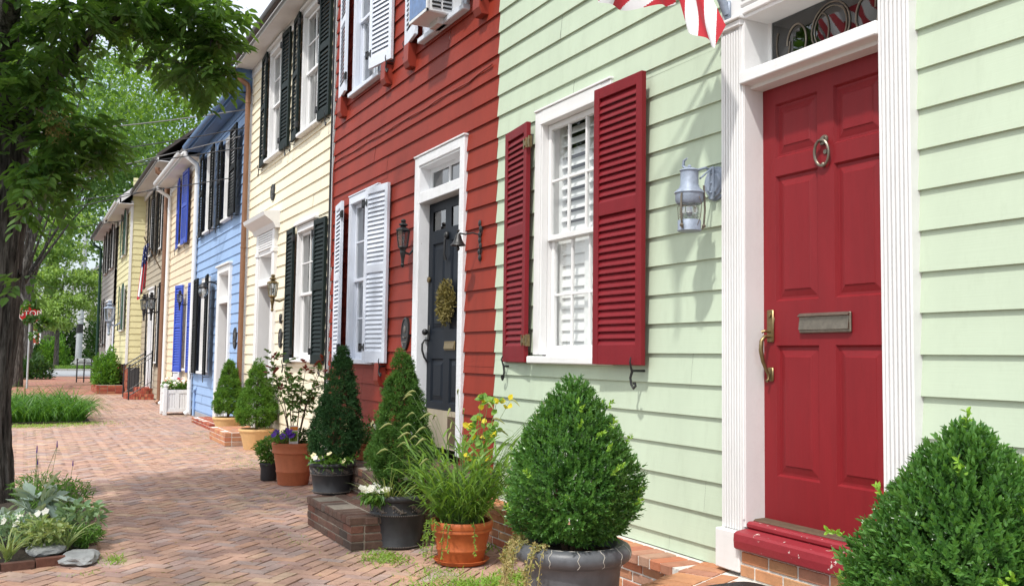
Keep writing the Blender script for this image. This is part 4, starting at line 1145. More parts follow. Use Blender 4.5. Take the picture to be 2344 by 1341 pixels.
for y in (30.35, 32.1):
    m = MB()
    P0, P1 = (2.85, y), (3.5, y)
    for (x, z0, h) in ((2.84, 0, 1.02), (3.46, .34, 1.1)): m.tube([(x, y, z0), (x, y, z0 + h)], .022, 8); m.ball((x, y, z0 + h + .02), .028, n=8)
    for dz in (1.0, .86, .12): m.tube([(2.84, y, dz), (3.46, y, dz + .42)], .014 if dz != 1.0 else .02, 6)
    for k in range(1, 6):
        x = 2.88 + .58 * k / 6; zb = .12 + .34 * k / 6
        m.tube([(x, y, zb), (x, y, zb + .80)], .009, 6)
    for k in range(5):
        x = 2.94 + .1 * k; z = .94 + .42 * (x - 2.84) / .62
        m.tube([(x + .035 * math.cos(R(a)), y, z + .035 * math.sin(R(a))) for a in range(0, 361, 40)], .005, 5, cap=False)
    m.build('railing', M['iron'], ST)

# ---- yellow house standing forward, with its end wall
LH = thing('clapboard_house', 'yellow clapboard house standing forward with its end wall and green shutters in view', 'house', (3.1, 36.7, 0), 'clapboard houses along the brick pavement')
house_core(LH, 34.42, 39.3, 6.6, X=3.15)
SL = street(3.1)
l1 = window(LH, 3.1, 36.0, 37.0, 4.85, 6.35, casing=.09); l2 = window(LH, 3.1, 35.7, 36.8, 2.15, 3.75, casing=.09)
wall(LH, 'yellow', SL, 34.4, 39.3, 1.0, 6.7, 1.0, exp=.21, holes=[l1, l2])
w = MB(); siding(w, lambda a, d, z: (a, 34.4 - d, z), 3.1, 5.9, 1.0, 7.4, 1.0, exp=.21)
w.prism([(3.12, .9), (8.6, .9), (8.6, 6.6), (5.86, 9.2), (3.12, 6.6)], 'y', 34.405, 34.45)
w.build('end_wall', M['yellow'], LH)
gable_roof(LH, 34.4, 39.3, 6.7, .45, 'roof_gray', 'white', X=3.1, gy0=.22)
m = MB(); m.prism([(2.72, 6.50), (5.85, 9.12), (5.85, 9.34), (2.72, 6.72)], 'y', 34.14, 34.175); m.box(3.06, 3.14, 34.37, 34.43, 1.0, 6.6); m.build('rake_board', M['white'], LH)
m = MB(); mm = MB(); brick_courses(m, mm, 3.15, 4.2, 34.45, 39.2, .0, 1.0); m.build('foundation', M['brick'], LH); mm.build('mortar', M['mortar_dark'], LH)
for a, bb, z0, z1 in ((35.95, 35.3, 4.85, 6.45), (37.05, 37.7, 4.85, 6.45), (35.65, 35.0, 2.2, 3.8), (36.85, 37.5, 2.2, 3.8)):
    shutter(LH, (2.99, a), (2.97 if a > bb else 3.04, bb), z0, z1, 'far_green', pitch=.07, hinge=False, dog=None)

# ---- gray house at the end of the row
EH = thing('clapboard_house', 'gray clapboard house with black shutters, farthest of the row beside the yellow one', 'house', (3.0, 42.5, 0), 'clapboard houses along the brick pavement')
house_core(EH, 39.32, 46.0, 6.6, X=3.05)
SE = street(3.0)
e1_ = window(EH, 3.0, 40.2, 41.1, 4.7, 6.35, casing=.09); e2_ = window(EH, 3.0, 43.0, 43.9, 4.7, 6.35, casing=.09); e3_ = window(EH, 3.0, 43.0, 43.9, 1.7, 3.55, casing=.09)
wall(EH, 'gray', SE, 39.3, 46.0, .3, 6.7, .3, exp=.2, holes=[e1_, e2_, e3_, (40.0, 41.0, .2, 3.3)])
gable_roof(EH, 39.3, 46.0, 6.65, .45, 'roof_gray', 'gutter_dark', X=3.0)
for a, bb, z0, z1 in ((40.15, 39.5, 4.7, 6.5), (41.15, 41.8, 4.7, 6.5), (42.95, 42.3, 4.7, 6.5), (43.95, 44.6, 4.7, 6.5), (42.95, 42.3, 1.6, 3.6), (43.95, 44.6, 1.6, 3.6)):
    shutter(EH, (2.90, a), (2.87 if a > bb else 2.94, bb), z0, z1, 'black_green', pitch=.08, hinge=False, dog=None)
m = MB(); m.bbox(2.92, 3.02, 39.85, 40.02, .2, 3.4, .006); m.bbox(2.92, 3.02, 40.98, 41.15, .2, 3.4, .006); m.bbox(2.918, 3.02, 40.02, 40.98, 3.25, 3.4, .006); m.bbox(2.86, 3.02, 39.8, 41.2, 3.4, 3.48, .006); m.build('door_frame', M['white'], EH)
door_slab(EH, 3.1, 40.0, 41.0, .4, 3.25, ((40.1, 40.45), (40.55, 40.9)), ((.6, 1.4), (1.6, 3.0)), 'white_blue')
m = MB(); m.box(2.98, 3.1, 39.32, 46, -.02, .32); m.build('foundation', M['foundation'], EH)
downspout(EH, 2.9, 45.9, .05, 6.3, 'far_green', .06, elbow=2.6)

# ---- white gabled house across the cross street
WH = thing('gabled_house', 'white house with gray shingle roof beyond the cross street behind trees', 'house', (11, 100, 0))
m = MB(); m.box(4.9, 17, 95, 108, 0, 8.0); m.prism([(4.9, 8.0), (17, 8.0), (10.95, 13.4)], 'y', 95, 108); m.build('wall', M['white'], WH)
m = MB(); m.prism([(4.3, 7.7), (10.95, 13.6), (10.95, 13.9), (4.2, 7.95)], 'y', 94.5, 108.5); m.prism([(10.95, 13.6), (17.6, 7.7), (17.7, 7.95), (10.95, 13.9)], 'y', 94.5, 108.5); m.build('roof', M['roof_gray'], WH)
for x, z in ((6.0, 5.0), (9.0, 5.0), (6.0, 1.6), (9.0, 1.6)):
    m = MB(); m.box(x, x + 1.1, 94.93, 95.05, z, z + 1.8); m.build('window', M['glass_dark'], WH)
BHF = thing('brick_house', 'small red brick house far down the distant pavement', 'house', (-.5, 240, 0))
m = MB(); m.box(-4, 3.0, 240, 252, 0, 7); m.build('wall', M['brick'], BHF)
m = MB(); m.prism([(-4.5, 6.9), (3.5, 6.9), (-.5, 10)], 'y', 239.5, 252.5); m.build('roof', M['roof_dark'], BHF)
m = MB()
for x in (-3, -.5, 1.5): m.box(x, x + 1, 239.9, 240.1, 1.2, 3.0); m.box(x, x + 1, 239.9, 240.1, 4.2, 5.8)
m.build('window', M['white'], BHF)

# ------------------------------------------------------------------ lamps, plaques, hangings on the fronts
def disc_x(m, x, y, z, prof, n=24): m.lathe([(r, -h) for r, h in prof], (x, y, z), n, 'x')

# ship lantern on the green house
L = thing('wall_lantern', 'weathered zinc ship lantern on the sage green wall beside the crimson door', 'wall lamp', (3.5, 4.2, 2.3), 'wall lanterns')
cx, cy, cz = 3.27, 4.17, 2.215
m = MB(); disc_x(m, 3.5, 4.21, 2.455, [(.0, .035), (.055, .036), (.062, .028), (.078, .026), (.084, .016), (.098, .014), (.102, 0)]); m.bbox(3.455, 3.466, 4.19, 4.225, 2.36, 2.55, .003)
for z in (2.40, 2.455, 2.51): m.ball((3.452, 4.207, z), .008, n=8)
m.build('back_plate', M['zinc'], L, smooth=True)
m = MB(); m.tube([(3.45, 4.21, 2.53), (3.40, 4.19, 2.535), (3.34, 4.18, 2.515), (cx + .03, cy, 2.50)], .007, 8); m.tube([(3.45, 4.205, 2.535), (3.33, 4.15, 2.46)], .006, 8)
m.tube([(cx, cy, 2.515), (cx, cy + .03, 2.52), (cx, cy + .055, 2.535), (cx, cy + .05, 2.565), (cx, cy + .02, 2.575)], [.008, .009, .009, .008, .004], 8); m.build('arm', M['zinc'], L, smooth=True)
m = MB(); m.lathe([(0, .305), (.02, .303), (.05, .292), (.056, .285), (.050, .283), (.050, .205), (.054, .20), (.056, .19), (.082, .165), (.084, .158), (.078, .155), (.078, .115), (.068, .098), (.0, .095)], (cx, cy, cz), 32)
m.ball((cx, cy, cz + .31), .011, n=8); m.build('cap', M['zinc'], L, smooth=True)
m = MB()
prof = []
for i in range(40):
    t = i / 39; prof.append((.050 + .004 * math.sin(t * math.pi) + (.004 * math.sin(t * 40) if t < .3 or t > .62 else 0), .098 - .10 * t))
m.lathe(prof, (cx, cy, cz + .008), 28); m.build('chimney', M['lampglass'], L, smooth=True)
m = MB(); m.lathe([(0, .004), (.062, .006), (.065, .002), (.064, -.045), (.067, -.052), (.064, -.056), (0, -.054)], (cx, cy, cz), 32); m.build('base', M['zinc'], L, smooth=True)
m = MB()
for a in (200, 320, 80):
    dx, dy = .083 * math.cos(R(a)), .083 * math.sin(R(a))
    m.tube([(cx + dx * .95, cy + dy * .95, cz + .20 if a == 320 else cz + .15), (cx + dx, cy + dy, cz + .13), (cx + dx * 1.02, cy + dy * 1.02, cz + .06), (cx + dx * .95, cy + dy * .95, cz - .02), (cx + dx * .85, cy + dy * .85, cz - .045)], .006, 7)
    m.ball((cx + dx * .95, cy + dy * .95, cz - .028), .012, n=8)
m.tube([(cx, cy + .085, cz + .13), (cx, cy + .105, cz + .09), (cx, cy + .10, cz + .03), (cx, cy + .075, cz - .03)], .002, 5); m.tube([(cx, cy - .085, cz + .13), (cx, cy - .11, cz + .08), (cx, cy - .095, cz + .01), (cx, cy - .07, cz - .03)], .002, 5)
m.build('guard', M['bronze'], L, smooth=True)
m = MB(); m.ball((cx, cy, cz + .055), .018, .018, .03); m.build('bulb', M['curtain'], L, smooth=True)

def coach_lamp(label, x, y, z, s=1.0, mat='iron', group='wall lanterns', wallx=3.5, fac=6, finial=True):
    """tapered glazed lantern on a bracket; z = middle of the glass"""
    L = thing('wall_lantern', label, 'wall lamp', (wallx, y, z), group)
    m = MB(); m.lathe([(r * s, h * s) for r, h in [(.0, .20), (.02, .20), (.03, .185), (.022, .165), (.045, .15), (.05, .14), (.025, .125), (.075, .095), (.08, .085), (.07, .08)]], (x, y, z), fac)
    m.build('cap', M[mat], L); m = MB()
    m.lathe([(r * s, h * s) for r, h in [(.05, -.075), (.055, -.085), (.035, -.10), (.028, -.12), (.030, -.14), (.018, -.20), (.014, -.25), (.022, -.262), (.012, -.285), (0, -.29)]], (x, y, z), fac * 2)
    m.build('tail_finial', M[mat], L)
    m = MB()
    for k in range(fac):
        a = 2 * math.pi * k / fac
        m.tube([(x + .070 * s * math.cos(a), y + .070 * s * math.sin(a), z + .085 * s), (x + .050 * s * math.cos(a), y + .050 * s * math.sin(a), z - .08 * s)], .005 * s, 5)
    m.build('frame', M[mat], L)
    m = MB(); m.lathe([(.066 * s, .083 * s), (.047 * s, -.078 * s)], (x, y, z), fac); m.build('glass_body', M['lampglass'], L)
    m = MB(); m.ball((x, y, z - .01 * s), .016 * s, .016 * s, .035 * s, n=8); m.build('bulb', M['curtain'], L)
    m = MB(); m.tube([(x, y, z - .13 * s), (x + (wallx - x) * .5, y, z - .15 * s), (wallx - .03, y, z - .11 * s)], .012 * s, 8); m.lathe([(0, -.03), (.03 * s, -.03), (.045 * s, -.012), (.05 * s, 0)], (wallx, y, z - .10 * s), 14, 'x')
    m.build('bracket', M[mat], L, smooth=True)
    return L
coach_lamp('black carriage lantern on the brick red wall left of the dark door', 3.36, 8.90, 2.62, 1.0, 'iron')
coach_lamp('brass carriage lantern on the cream wall beside the hooded door', 3.28, 14.15, 2.40, 1.15, 'brass')
coach_lamp('small black carriage lantern beside the buff house door', 3.25, 23.5, 2.72, 1.0, 'iron')
coach_lamp('black lantern on the tan wall under the flag, nearer of two', 3.28, 29.4, 2.85, 1.7, 'iron', wallx=3.55)
coach_lamp('black lantern on the tan wall under the flag, farther of two', 3.28, 31.3, 2.9, 1.7, 'iron', wallx=3.55)
coach_lamp('large pale lantern hung out on the gray house front', 2.68, 36.6, 2.75, 2.6, 'zinc', wallx=3.06)
L = thing('wall_lantern', 'black globe lantern on the blue wall between shutter and door', 'wall lamp', (3.5, 19.95, 2.7), 'wall lanterns')
m = MB(); m.tube([(3.5, 19.95, 2.85), (3.36, 19.95, 2.90), (3.22, 19.9, 2.86)], .016, 8); m.lathe([(0, -.02), (.06, -.02), (.07, 0)], (3.5, 19.95, 2.85), 14, 'x'); m.lathe([(0, .14), (.05, .12), (.10, .05), (.10, .03)], (3.2, 19.88, 2.73), 16); m.build('bracket', M['iron'], L, smooth=True)
m = MB(); m.ball((3.2, 19.88, 2.68), .095, .095, .11); m.build('globe', M['lampglass'], L, smooth=True)
m = MB()
for a in range(0, 360, 60): m.tube([(3.2 + .10 * math.cos(R(a)) * q, 19.88 + .10 * math.sin(R(a)) * q, 2.68 + h) for q, h in ((1, .08), (1.03, 0), (.8, -.09), (.2, -.13))], .005, 5)
m.build('cage', M['iron'], L, smooth=True)

def plaque(label, y, z, w, h, X=3.475, group='oval wall plaques'):
    L = thing('wall_plaque', label, 'plaque', (X, y, z), group)
    m = MB(); n = 32
    def ring(s, x): return [(x, y + w / 2 * s * math.cos(2 * math.pi * k / n), z + h / 2 * s * math.sin(2 * math.pi * k / n)) for k in range(n)]
    rows = ring(1, X + .02) + ring(1, X - .008) + ring(.95, X - .014) + ring(.88, X - .014) + ring(.85, X - .008) + [(X - .008, y, z)]
    fs = []
    for q in range(4):
        for k in range(n): fs.append((q * n + k, (q + 1) * n + k, (q + 1) * n + (k + 1) % n, q * n + (k + 1) % n))
    for k in range(n): fs.append((4 * n + k, 5 * n, 4 * n + (k + 1) % n))
    m.add(rows, fs); m.build('plate', M['iron'], L)
    m = MB(); m.tube([(X - .012, y + w * .22, z - h * .08), (X - .014, y, z - h * .12), (X - .012, y - w * .22, z - h * .08)], h * .018, 6)
    m.ball((X - .01, y, z + h * .14), .006, w * .16, h * .12, n=10); m.box(X - .014, X - .006, y - w * .26, y + w * .26, z - h * .26, z - h * .22)
    m.build('relief', M['reliefpot'], L, smooth=True)
plaque('tall black oval plaque on the brick red wall below the carriage lantern', 9.08, 1.665, .20, .34)
plaque('small black oval plaque high on the cream wall between the floors', 15.2, 4.05, .24, .27)
plaque('tiny oval plaque on the cream wall, upper of the pair left of the shutter', 14.42, 1.98, .10, .15)
plaque('black oval plaque on the cream wall, lower and larger of the pair', 14.40, 1.68, .18, .30)
plaque('black oval plaque on the blue wall right of the white framed door', 17.9, 1.72, .28, .40)

# door bell on the red house
L = thing('door_bell', 'black iron bell on a scroll bracket right of the dark door', 'bell', (3.5, 7.33, 2.45))
m = MB()
for k in range(7): m.ball((3.476, 7.33 + .012 * math.sin(k * 2.2), 2.30 + k * .05), .014, .022, .032, n=8)
m.build('back_plate', M['iron'], L, smooth=True)
m = MB(); m.tube([(3.475, 7.33, 2.50), (3.42, 7.36, 2.515), (3.36, 7.38, 2.50), (3.31, 7.40, 2.51)], .007, 7); m.ball((3.30, 7.40, 2.53), .014, n=8); m.build('arm', M['iron'], L, smooth=True)
m = MB(); m.lathe([(0, .075), (.018, .073), (.026, .055), (.036, .02), (.052, -.01), (.068, -.025), (.070, -.03), (.060, -.028), (.03, .01), (0, .06)], (3.30, 7.40, 2.43), 24); m.build('bell_dome', M['iron'], L, smooth=True)
m = MB(); m.tube([(3.30, 7.40, 2.44), (3.30, 7.40, 2.385)], .004, 6); m.ball((3.30, 7.40, 2.375), .016, .016, .022, n=10); m.build('clapper', M['iron'], L, smooth=True)

# dried wreath on the dark door
m = MB(); P = []; n = 1500
a = rng.random(n) * 2 * np.pi; q = rng.random(n)
y = 8.18 + (.085 + .065 * (q - .5) * 2) * np.cos(a) * 1.25; z = 1.955 + (.13 + .075 * (q - .5) * 2) * np.sin(a)
keep = np.ones(n, bool)
x = 3.55 - .05 * np.sqrt(np.clip(1 - (2 * q - 1) ** 2, 0, 1)) * rng.random(n) - .005
P = np.stack([x, y, z], 1); out = np.stack([np.full(n, -.6), np.cos(a), np.sin(a)], 1) * .7
cards(m, P, rdir(n, 0, out), rng.normal(size=(n, 3)), rng.uniform(.02, .055, n), rng.uniform(.008, .02, n))
for k in range(24): m.tube([(3.555 - .02 * math.sin(k), 8.18 + .107 * math.cos(R(15 * k)), 1.955 + .13 * math.sin(R(15 * k))), (3.555 - .02 * math.sin(k + 1), 8.18 + .107 * math.cos(R(15 * k + 15)), 1.955 + .13 * math.sin(R(15 * k + 15)))], .02, 5, r=.1)
tag(m.build('wreath', M['l_wreath'], loc=(3.56, 8.18, 1.955)), 'oval dried twig wreath hung on the dark door', 'wreath')

# window air conditioner
L = thing('air_conditioner', 'white window air conditioner with blue wrapped face above the brick red wall', 'air conditioner', (3.4, 8.2, 4.65))
m = MB(); m.bbox(3.20, 3.56, 7.98, 8.42, 4.655, 5.08, .012); m.bbox(3.19, 3.215, 7.97, 8.43, 4.645, 4.68, .004); m.bbox(3.19, 3.215, 7.97, 7.985, 4.645, 5.09, .004); m.bbox(3.19, 3.215, 8.415, 8.43, 4.645, 5.09, .004); m.box(3.36, 3.46, 8.1, 8.3, 4.60, 4.656); m.build('casing', M['ac_white'], L)
m = MB(); m.box(3.192, 3.201, 7.986, 8.414, 4.682, 5.06); m.build('face', M['ac_blue'], L)
m = MB()
for k in range(9): m.box(3.25, 3.34, 7.972, 7.981, 4.70 + k * .04, 4.718 + k * .04); m.box(3.36, 3.45, 7.972, 7.981, 4.70 + k * .04, 4.718 + k * .04)
m.build('grille', M['iron'], L)

# cable run over the brick red wall
m = MB(); pts = [(3.478 + .004 * math.sin(k * 1.7), 11.78 - k * .16, 3.93 + .006 * math.sin(k * .9) + (.0 if k < 27 else .02)) for k in range(30)]
pts = [(3.478, 11.80, 2.6), (3.475, 11.79, 3.2), (3.475, 11.80, 3.75)] + pts
m.tube(pts, .008, 6); tag(m.build('wall_cable', M['redblock'], smooth=True, loc=(3.48, 9.5, 3.9)), 'thin red painted cable run across the brick red wall above the door', 'cable')

# ------------------------------------------------------------------ flags
FL = thing('flag', 'striped red and white flag drooping from a pole beside the crimson door', 'flag', (3.44, 4.06, 3.46), 'striped flags')
m = MB(); m.tube([(3.43, 4.04, 3.40), (3.39, 4.05, 3.49), (3.34, 4.06, 3.55), (2.35, 4.06, 4.60)], [.016, .016, .014, .012], 10); m.build('pole', M['bronze'], FL, smooth=True)
m = MB(); m.bbox(3.425, 3.446, 4.015, 4.065, 3.355, 3.46, .01); m.tube([(3.43, 4.04, 3.38), (3.40, 4.045, 3.46), (3.35, 4.055, 3.54)], [.022, .024, .020], 12); m.ball((3.424, 4.04, 3.37), .007, n=8); m.ball((3.424, 4.04, 3.445), .007, n=8); m.build('bracket', M['zinc'], FL, smooth=True)
def swag(u, v):   # u along the pole (near end 0), v downwards
    x = 3.10 - .56 * u; zt = 3.78 + .55 * u
    zb = 3.262 + .13 * (1 - u) ** 2 + .05 * max(0, u - .9) * 10 * max(0, u - .9)
    z = zt + (zb - zt) * v
    y = 4.03 - .045 * math.sin(u * 11 + v * 4) * (.3 + .7 * v) - .03 * math.sin(v * 6 + u * 3)
    return (x, y, z)
m = MB(); rows, cols = 120, 200
vs = [swag(i / cols, j / rows) for j in range(rows + 1) for i in range(cols + 1)]
m.v.append(np.array(vs)); m.n = len(vs)
for j in range(rows):
    for i in range(cols):
        b = j * (cols + 1) + i; m.fl += [b, b + 1, b + cols + 2, b + cols + 1]; m.fs.append(4); m.r.append(.5)
        u, v = (i + .5) / cols, (j + .5) / rows
        m.m.append(int((v * 8.2 - u * 4.3 + .9 * math.sin(u * 3.0)) // 1) % 2)
m.build('cloth', [M['fw'], M['fr']], FL, smooth=True, angle=0)
m = MB(); rows, cols = 130, 130
def tail(u, v):
    zt = 3.62 - .05 * u
    zb = 3.15 - .055 * min(u, .78) / .78 + max(0, u - .78) * .55
    z = zt + (zb - zt) * v
    x = 3.01 + .225 * u
    y = 4.03 - .20 * v + .022 * math.sin(u * 9 + 1.0) * v
    return (x, y, z)
vs = [tail(i / cols, j / rows) for j in range(rows + 1) for i in range(cols + 1)]
m.v.append(np.array(vs)); m.n = len(vs)
for j in range(rows):
    for i in range(cols):
        b = j * (cols + 1) + i; m.fl += [b, b + 1, b + cols + 2, b + cols + 1]; m.fs.append(4); m.r.append(.5)
        u, v = (i + .5) / cols, (j + .5) / rows
        m.m.append(int((u * 3.4 + (1 - v) * -1.9 + 4.25) // 1) % 2)
m.build('tail', [M['fw'], M['fr']], FL, smooth=True, angle=0)

FF = thing('flag', 'long flag with blue canton hanging on the tan house over its door', 'flag', (3.5, 28.9, 4.6), 'striped flags')
m = MB(); m.tube([(3.52, 29.6, 3.9), (2.95, 28.9, 4.75)], .018, 8); m.build('pole', M['bronze'], FF)
m = MB(); rows, cols = 40, 26
def ff(u, v):
    return (3.02 + .13 * (u - .5) + .05 * math.sin(u * 16) * (.3 + v * .7) - .12 * v * (1 - .3 * u), 28.9 + .12 * math.cos(u * 16) * (.3 + v), 4.60 - .12 * (1 - u) - 1.55 * v + .25 * u * v)
vs = [ff(i / cols, j / rows) for j in range(rows + 1) for i in range(cols + 1)]
m.v.append(np.array(vs)); m.n = len(vs)
for j in range(rows):
    for i in range(cols):
        b = j * (cols + 1) + i; m.fl += [b, b + 1, b + cols + 2, b + cols + 1]; m.fs.append(4); m.r.append(.5)
        u, v = (i + .5) / cols, (j + .5) / rows
        q = 1 if int(u * 7) % 2 == 0 else 0
        if v < .42: q = 0 if (int(u * 12) + int(v * 30)) % 4 == 0 and (int(v * 30) % 2) else 2
        m.m.append(q)
m.build('cloth', [M['fw'], M['fr'], M['fb']], FF, smooth=True, angle=0)

# ------------------------------------------------------------------ overhead cables
def cable(label, p, q, sag, r=.010, mat='cable'):
    m = MB(); pts = []
    for k in range(19):
        t = k / 18
        pts.append((p[0] + (q[0] - p[0]) * t, p[1] + (q[1] - p[1]) * t, p[2] + (q[2] - p[2]) * t - sag * 4 * t * (1 - t)))
    m.tube(pts, r, 6); return tag(m.build('utility_cable', M[mat], smooth=True, loc=p), label, 'cable', 'overhead utility cables')
cable('thick pale overhead cable, topmost, ending high on the blue house corner', (3.42, 17.35, 5.90), (-7, 33, 7.9), .5, .012, 'cable_l')
cable('dark overhead cable just below the topmost, ending at the blue house corner', (3.42, 17.3, 5.55), (-7, 34, 7.2), .55)
cable('pale overhead cable ending at the blue house upper shutter', (3.40, 17.6, 5.45), (-7, 36, 5.6), .35, .010, 'cable_l')
cable('thin dark overhead cable crossing the blue upper shutters', (3.40, 17.4, 5.2), (-7, 37, 7.0), .4)
cable('thin dark overhead cable low across the blue upper windows', (3.40, 18.0, 4.75), (-7, 38, 6.4), .5, .009)
cable('dark overhead cable ending under the tan house eave', (3.1, 28.5, 6.9), (-7, 47, 8.3), .7, .014)
cable('dark overhead cable dropping to the buff house eave', (3.1, 26.9, 5.9), (-7, 50, 7.3), .6, .013)
cable('thin overhead cable crossing to the yellow forward house', (2.8, 34.5, 5.9), (-8, 60, 8.3), .6, .014)

# ------------------------------------------------------------------ street furniture
P = thing('utility_pole', 'tall galvanised pole beyond the cross street behind the light green tree', 'pole', (4.27, 91, 0))
m = MB(); m.tube([(4.27, 91, 0), (4.35, 91, 6), (4.45, 91, 12.2)], [.27, .24, .20], 16); m.build('shaft', M['polemetal'], P, smooth=True)
m = MB(); m.lathe([(.275, 0), (.285, .02), (.285, .75), (.275, .8)], (4.29, 91, 3.0), 16); m.build('band', M['iron'], P)
m = MB(); m.lathe([(0, .12), (.2, .1), (.25, 0), (0, -.02)], (4.45, 91, 12.2), 16); m.build('cap', M['polemetal'], P, smooth=True)
from mathutils import noise as mnoise
def rock(name, label, c, s, seed, mat='stone', amp=.35, sh=False):
    bm = bmesh.new(); bmesh.ops.create_icosphere(bm, subdivisions=3, radius=1)
    m = MB(); vs = []
    for v in bm.verts:
        d = v.co.normalized(); k = 1 + amp * mnoise.noise(d * 1.3 + Vector((seed, 0, 0))) + amp * .3 * mnoise.noise(d * 4 + Vector((0, seed, 0)))
        q = d * k; q.z = min(q.z, .62 + .1 * mnoise.noise(d * 3))
        vs.append((c[0] + q.x * s[0], c[1] + q.y * s[1], c[2] + q.z * s[2]))
    bm.verts.index_update(); m.add(vs, [[q.index for q in f.verts] for f in bm.faces], .5); bm.free()
    return tag(m.build(name, M[mat], loc=c, smooth=sh, angle=30), label, 'rock')
rock('boulder', 'rounded pale boulder at the foot of the galvanised pole', (4.5, 89, .3), (.85, .7, .75), 2.0)
rock('fieldstone', 'flat pale stone at the corner of the planted tree bed, larger of two', (.40, 7.2, .035), (.125, .2, .042), 5.0, amp=.3)
rock('fieldstone', 'flat pale stone on the tree bed edge, smaller and left of the larger one', (.20, 7.55, .05), (.13, .2, .045), 9.0, amp=.3)
S = thing('stop_sign', 'red octagonal stop sign half hidden by leaves beyond the tree trunk', 'sign', (.16, 40, 0))
m = MB(); m.tube([(.16, 40.04, 0), (.16, 40.04, 3.2)], .035, 8); m.build('post', M['polemetal'], S)
m = MB(); m.prism([(.16 + .41 * math.cos(R(22.5 + 45 * k)), 2.82 + .41 * math.sin(R(22.5 + 45 * k))) for k in range(8)], 'y', 39.995, 40.0); m.build('border', M['tag'], S)
m = MB(); m.prism([(.16 + .38 * math.cos(R(22.5 + 45 * k)), 2.82 + .38 * math.sin(R(22.5 + 45 * k))) for k in range(8)], 'y', 39.985, 39.994); m.build('plate', M['stop_red'], S)
cu = bpy.data.curves.new('stop_text', 'FONT'); cu.body = 'STOP'; cu.size = .30; cu.align_x = 'CENTER'; cu.align_y = 'CENTER'; cu.extrude = .003
to = bpy.data.objects.new('stop_text', cu); COL.objects.link(to)
dg = bpy.context.evaluated_depsgraph_get(); me = bpy.data.meshes.new_from_object(to.evaluated_get(dg)); bpy.data.objects.remove(to)
lt = bpy.data.objects.new('lettering', me); COL.objects.link(lt); me.materials.clear(); me.materials.append(M['tag'])
lt.parent = S; lt.location = (0, -.02, 2.82); lt.rotation_euler = (R(90), 0, 0)
F = thing('iron_fence', 'low black iron fence at the end of the row by the gray house', 'fence', (2.3, 47, 0))
m = MB()
for k in range(5): m.tube([(2.2 + k * .3, 47.5, 0), (2.2 + k * .3, 47.5, 1.0)], .03, 6); m.ball((2.2 + k * .3, 47.5, 1.05), .05, n=8)
m.build('bars', M['iron'], F)
m = MB()
for z in (.2, .9): m.tube([(2.2, 47.5, z), (3.4, 47.5, z)], .02, 6)
m.build('rails', M['iron'], F)

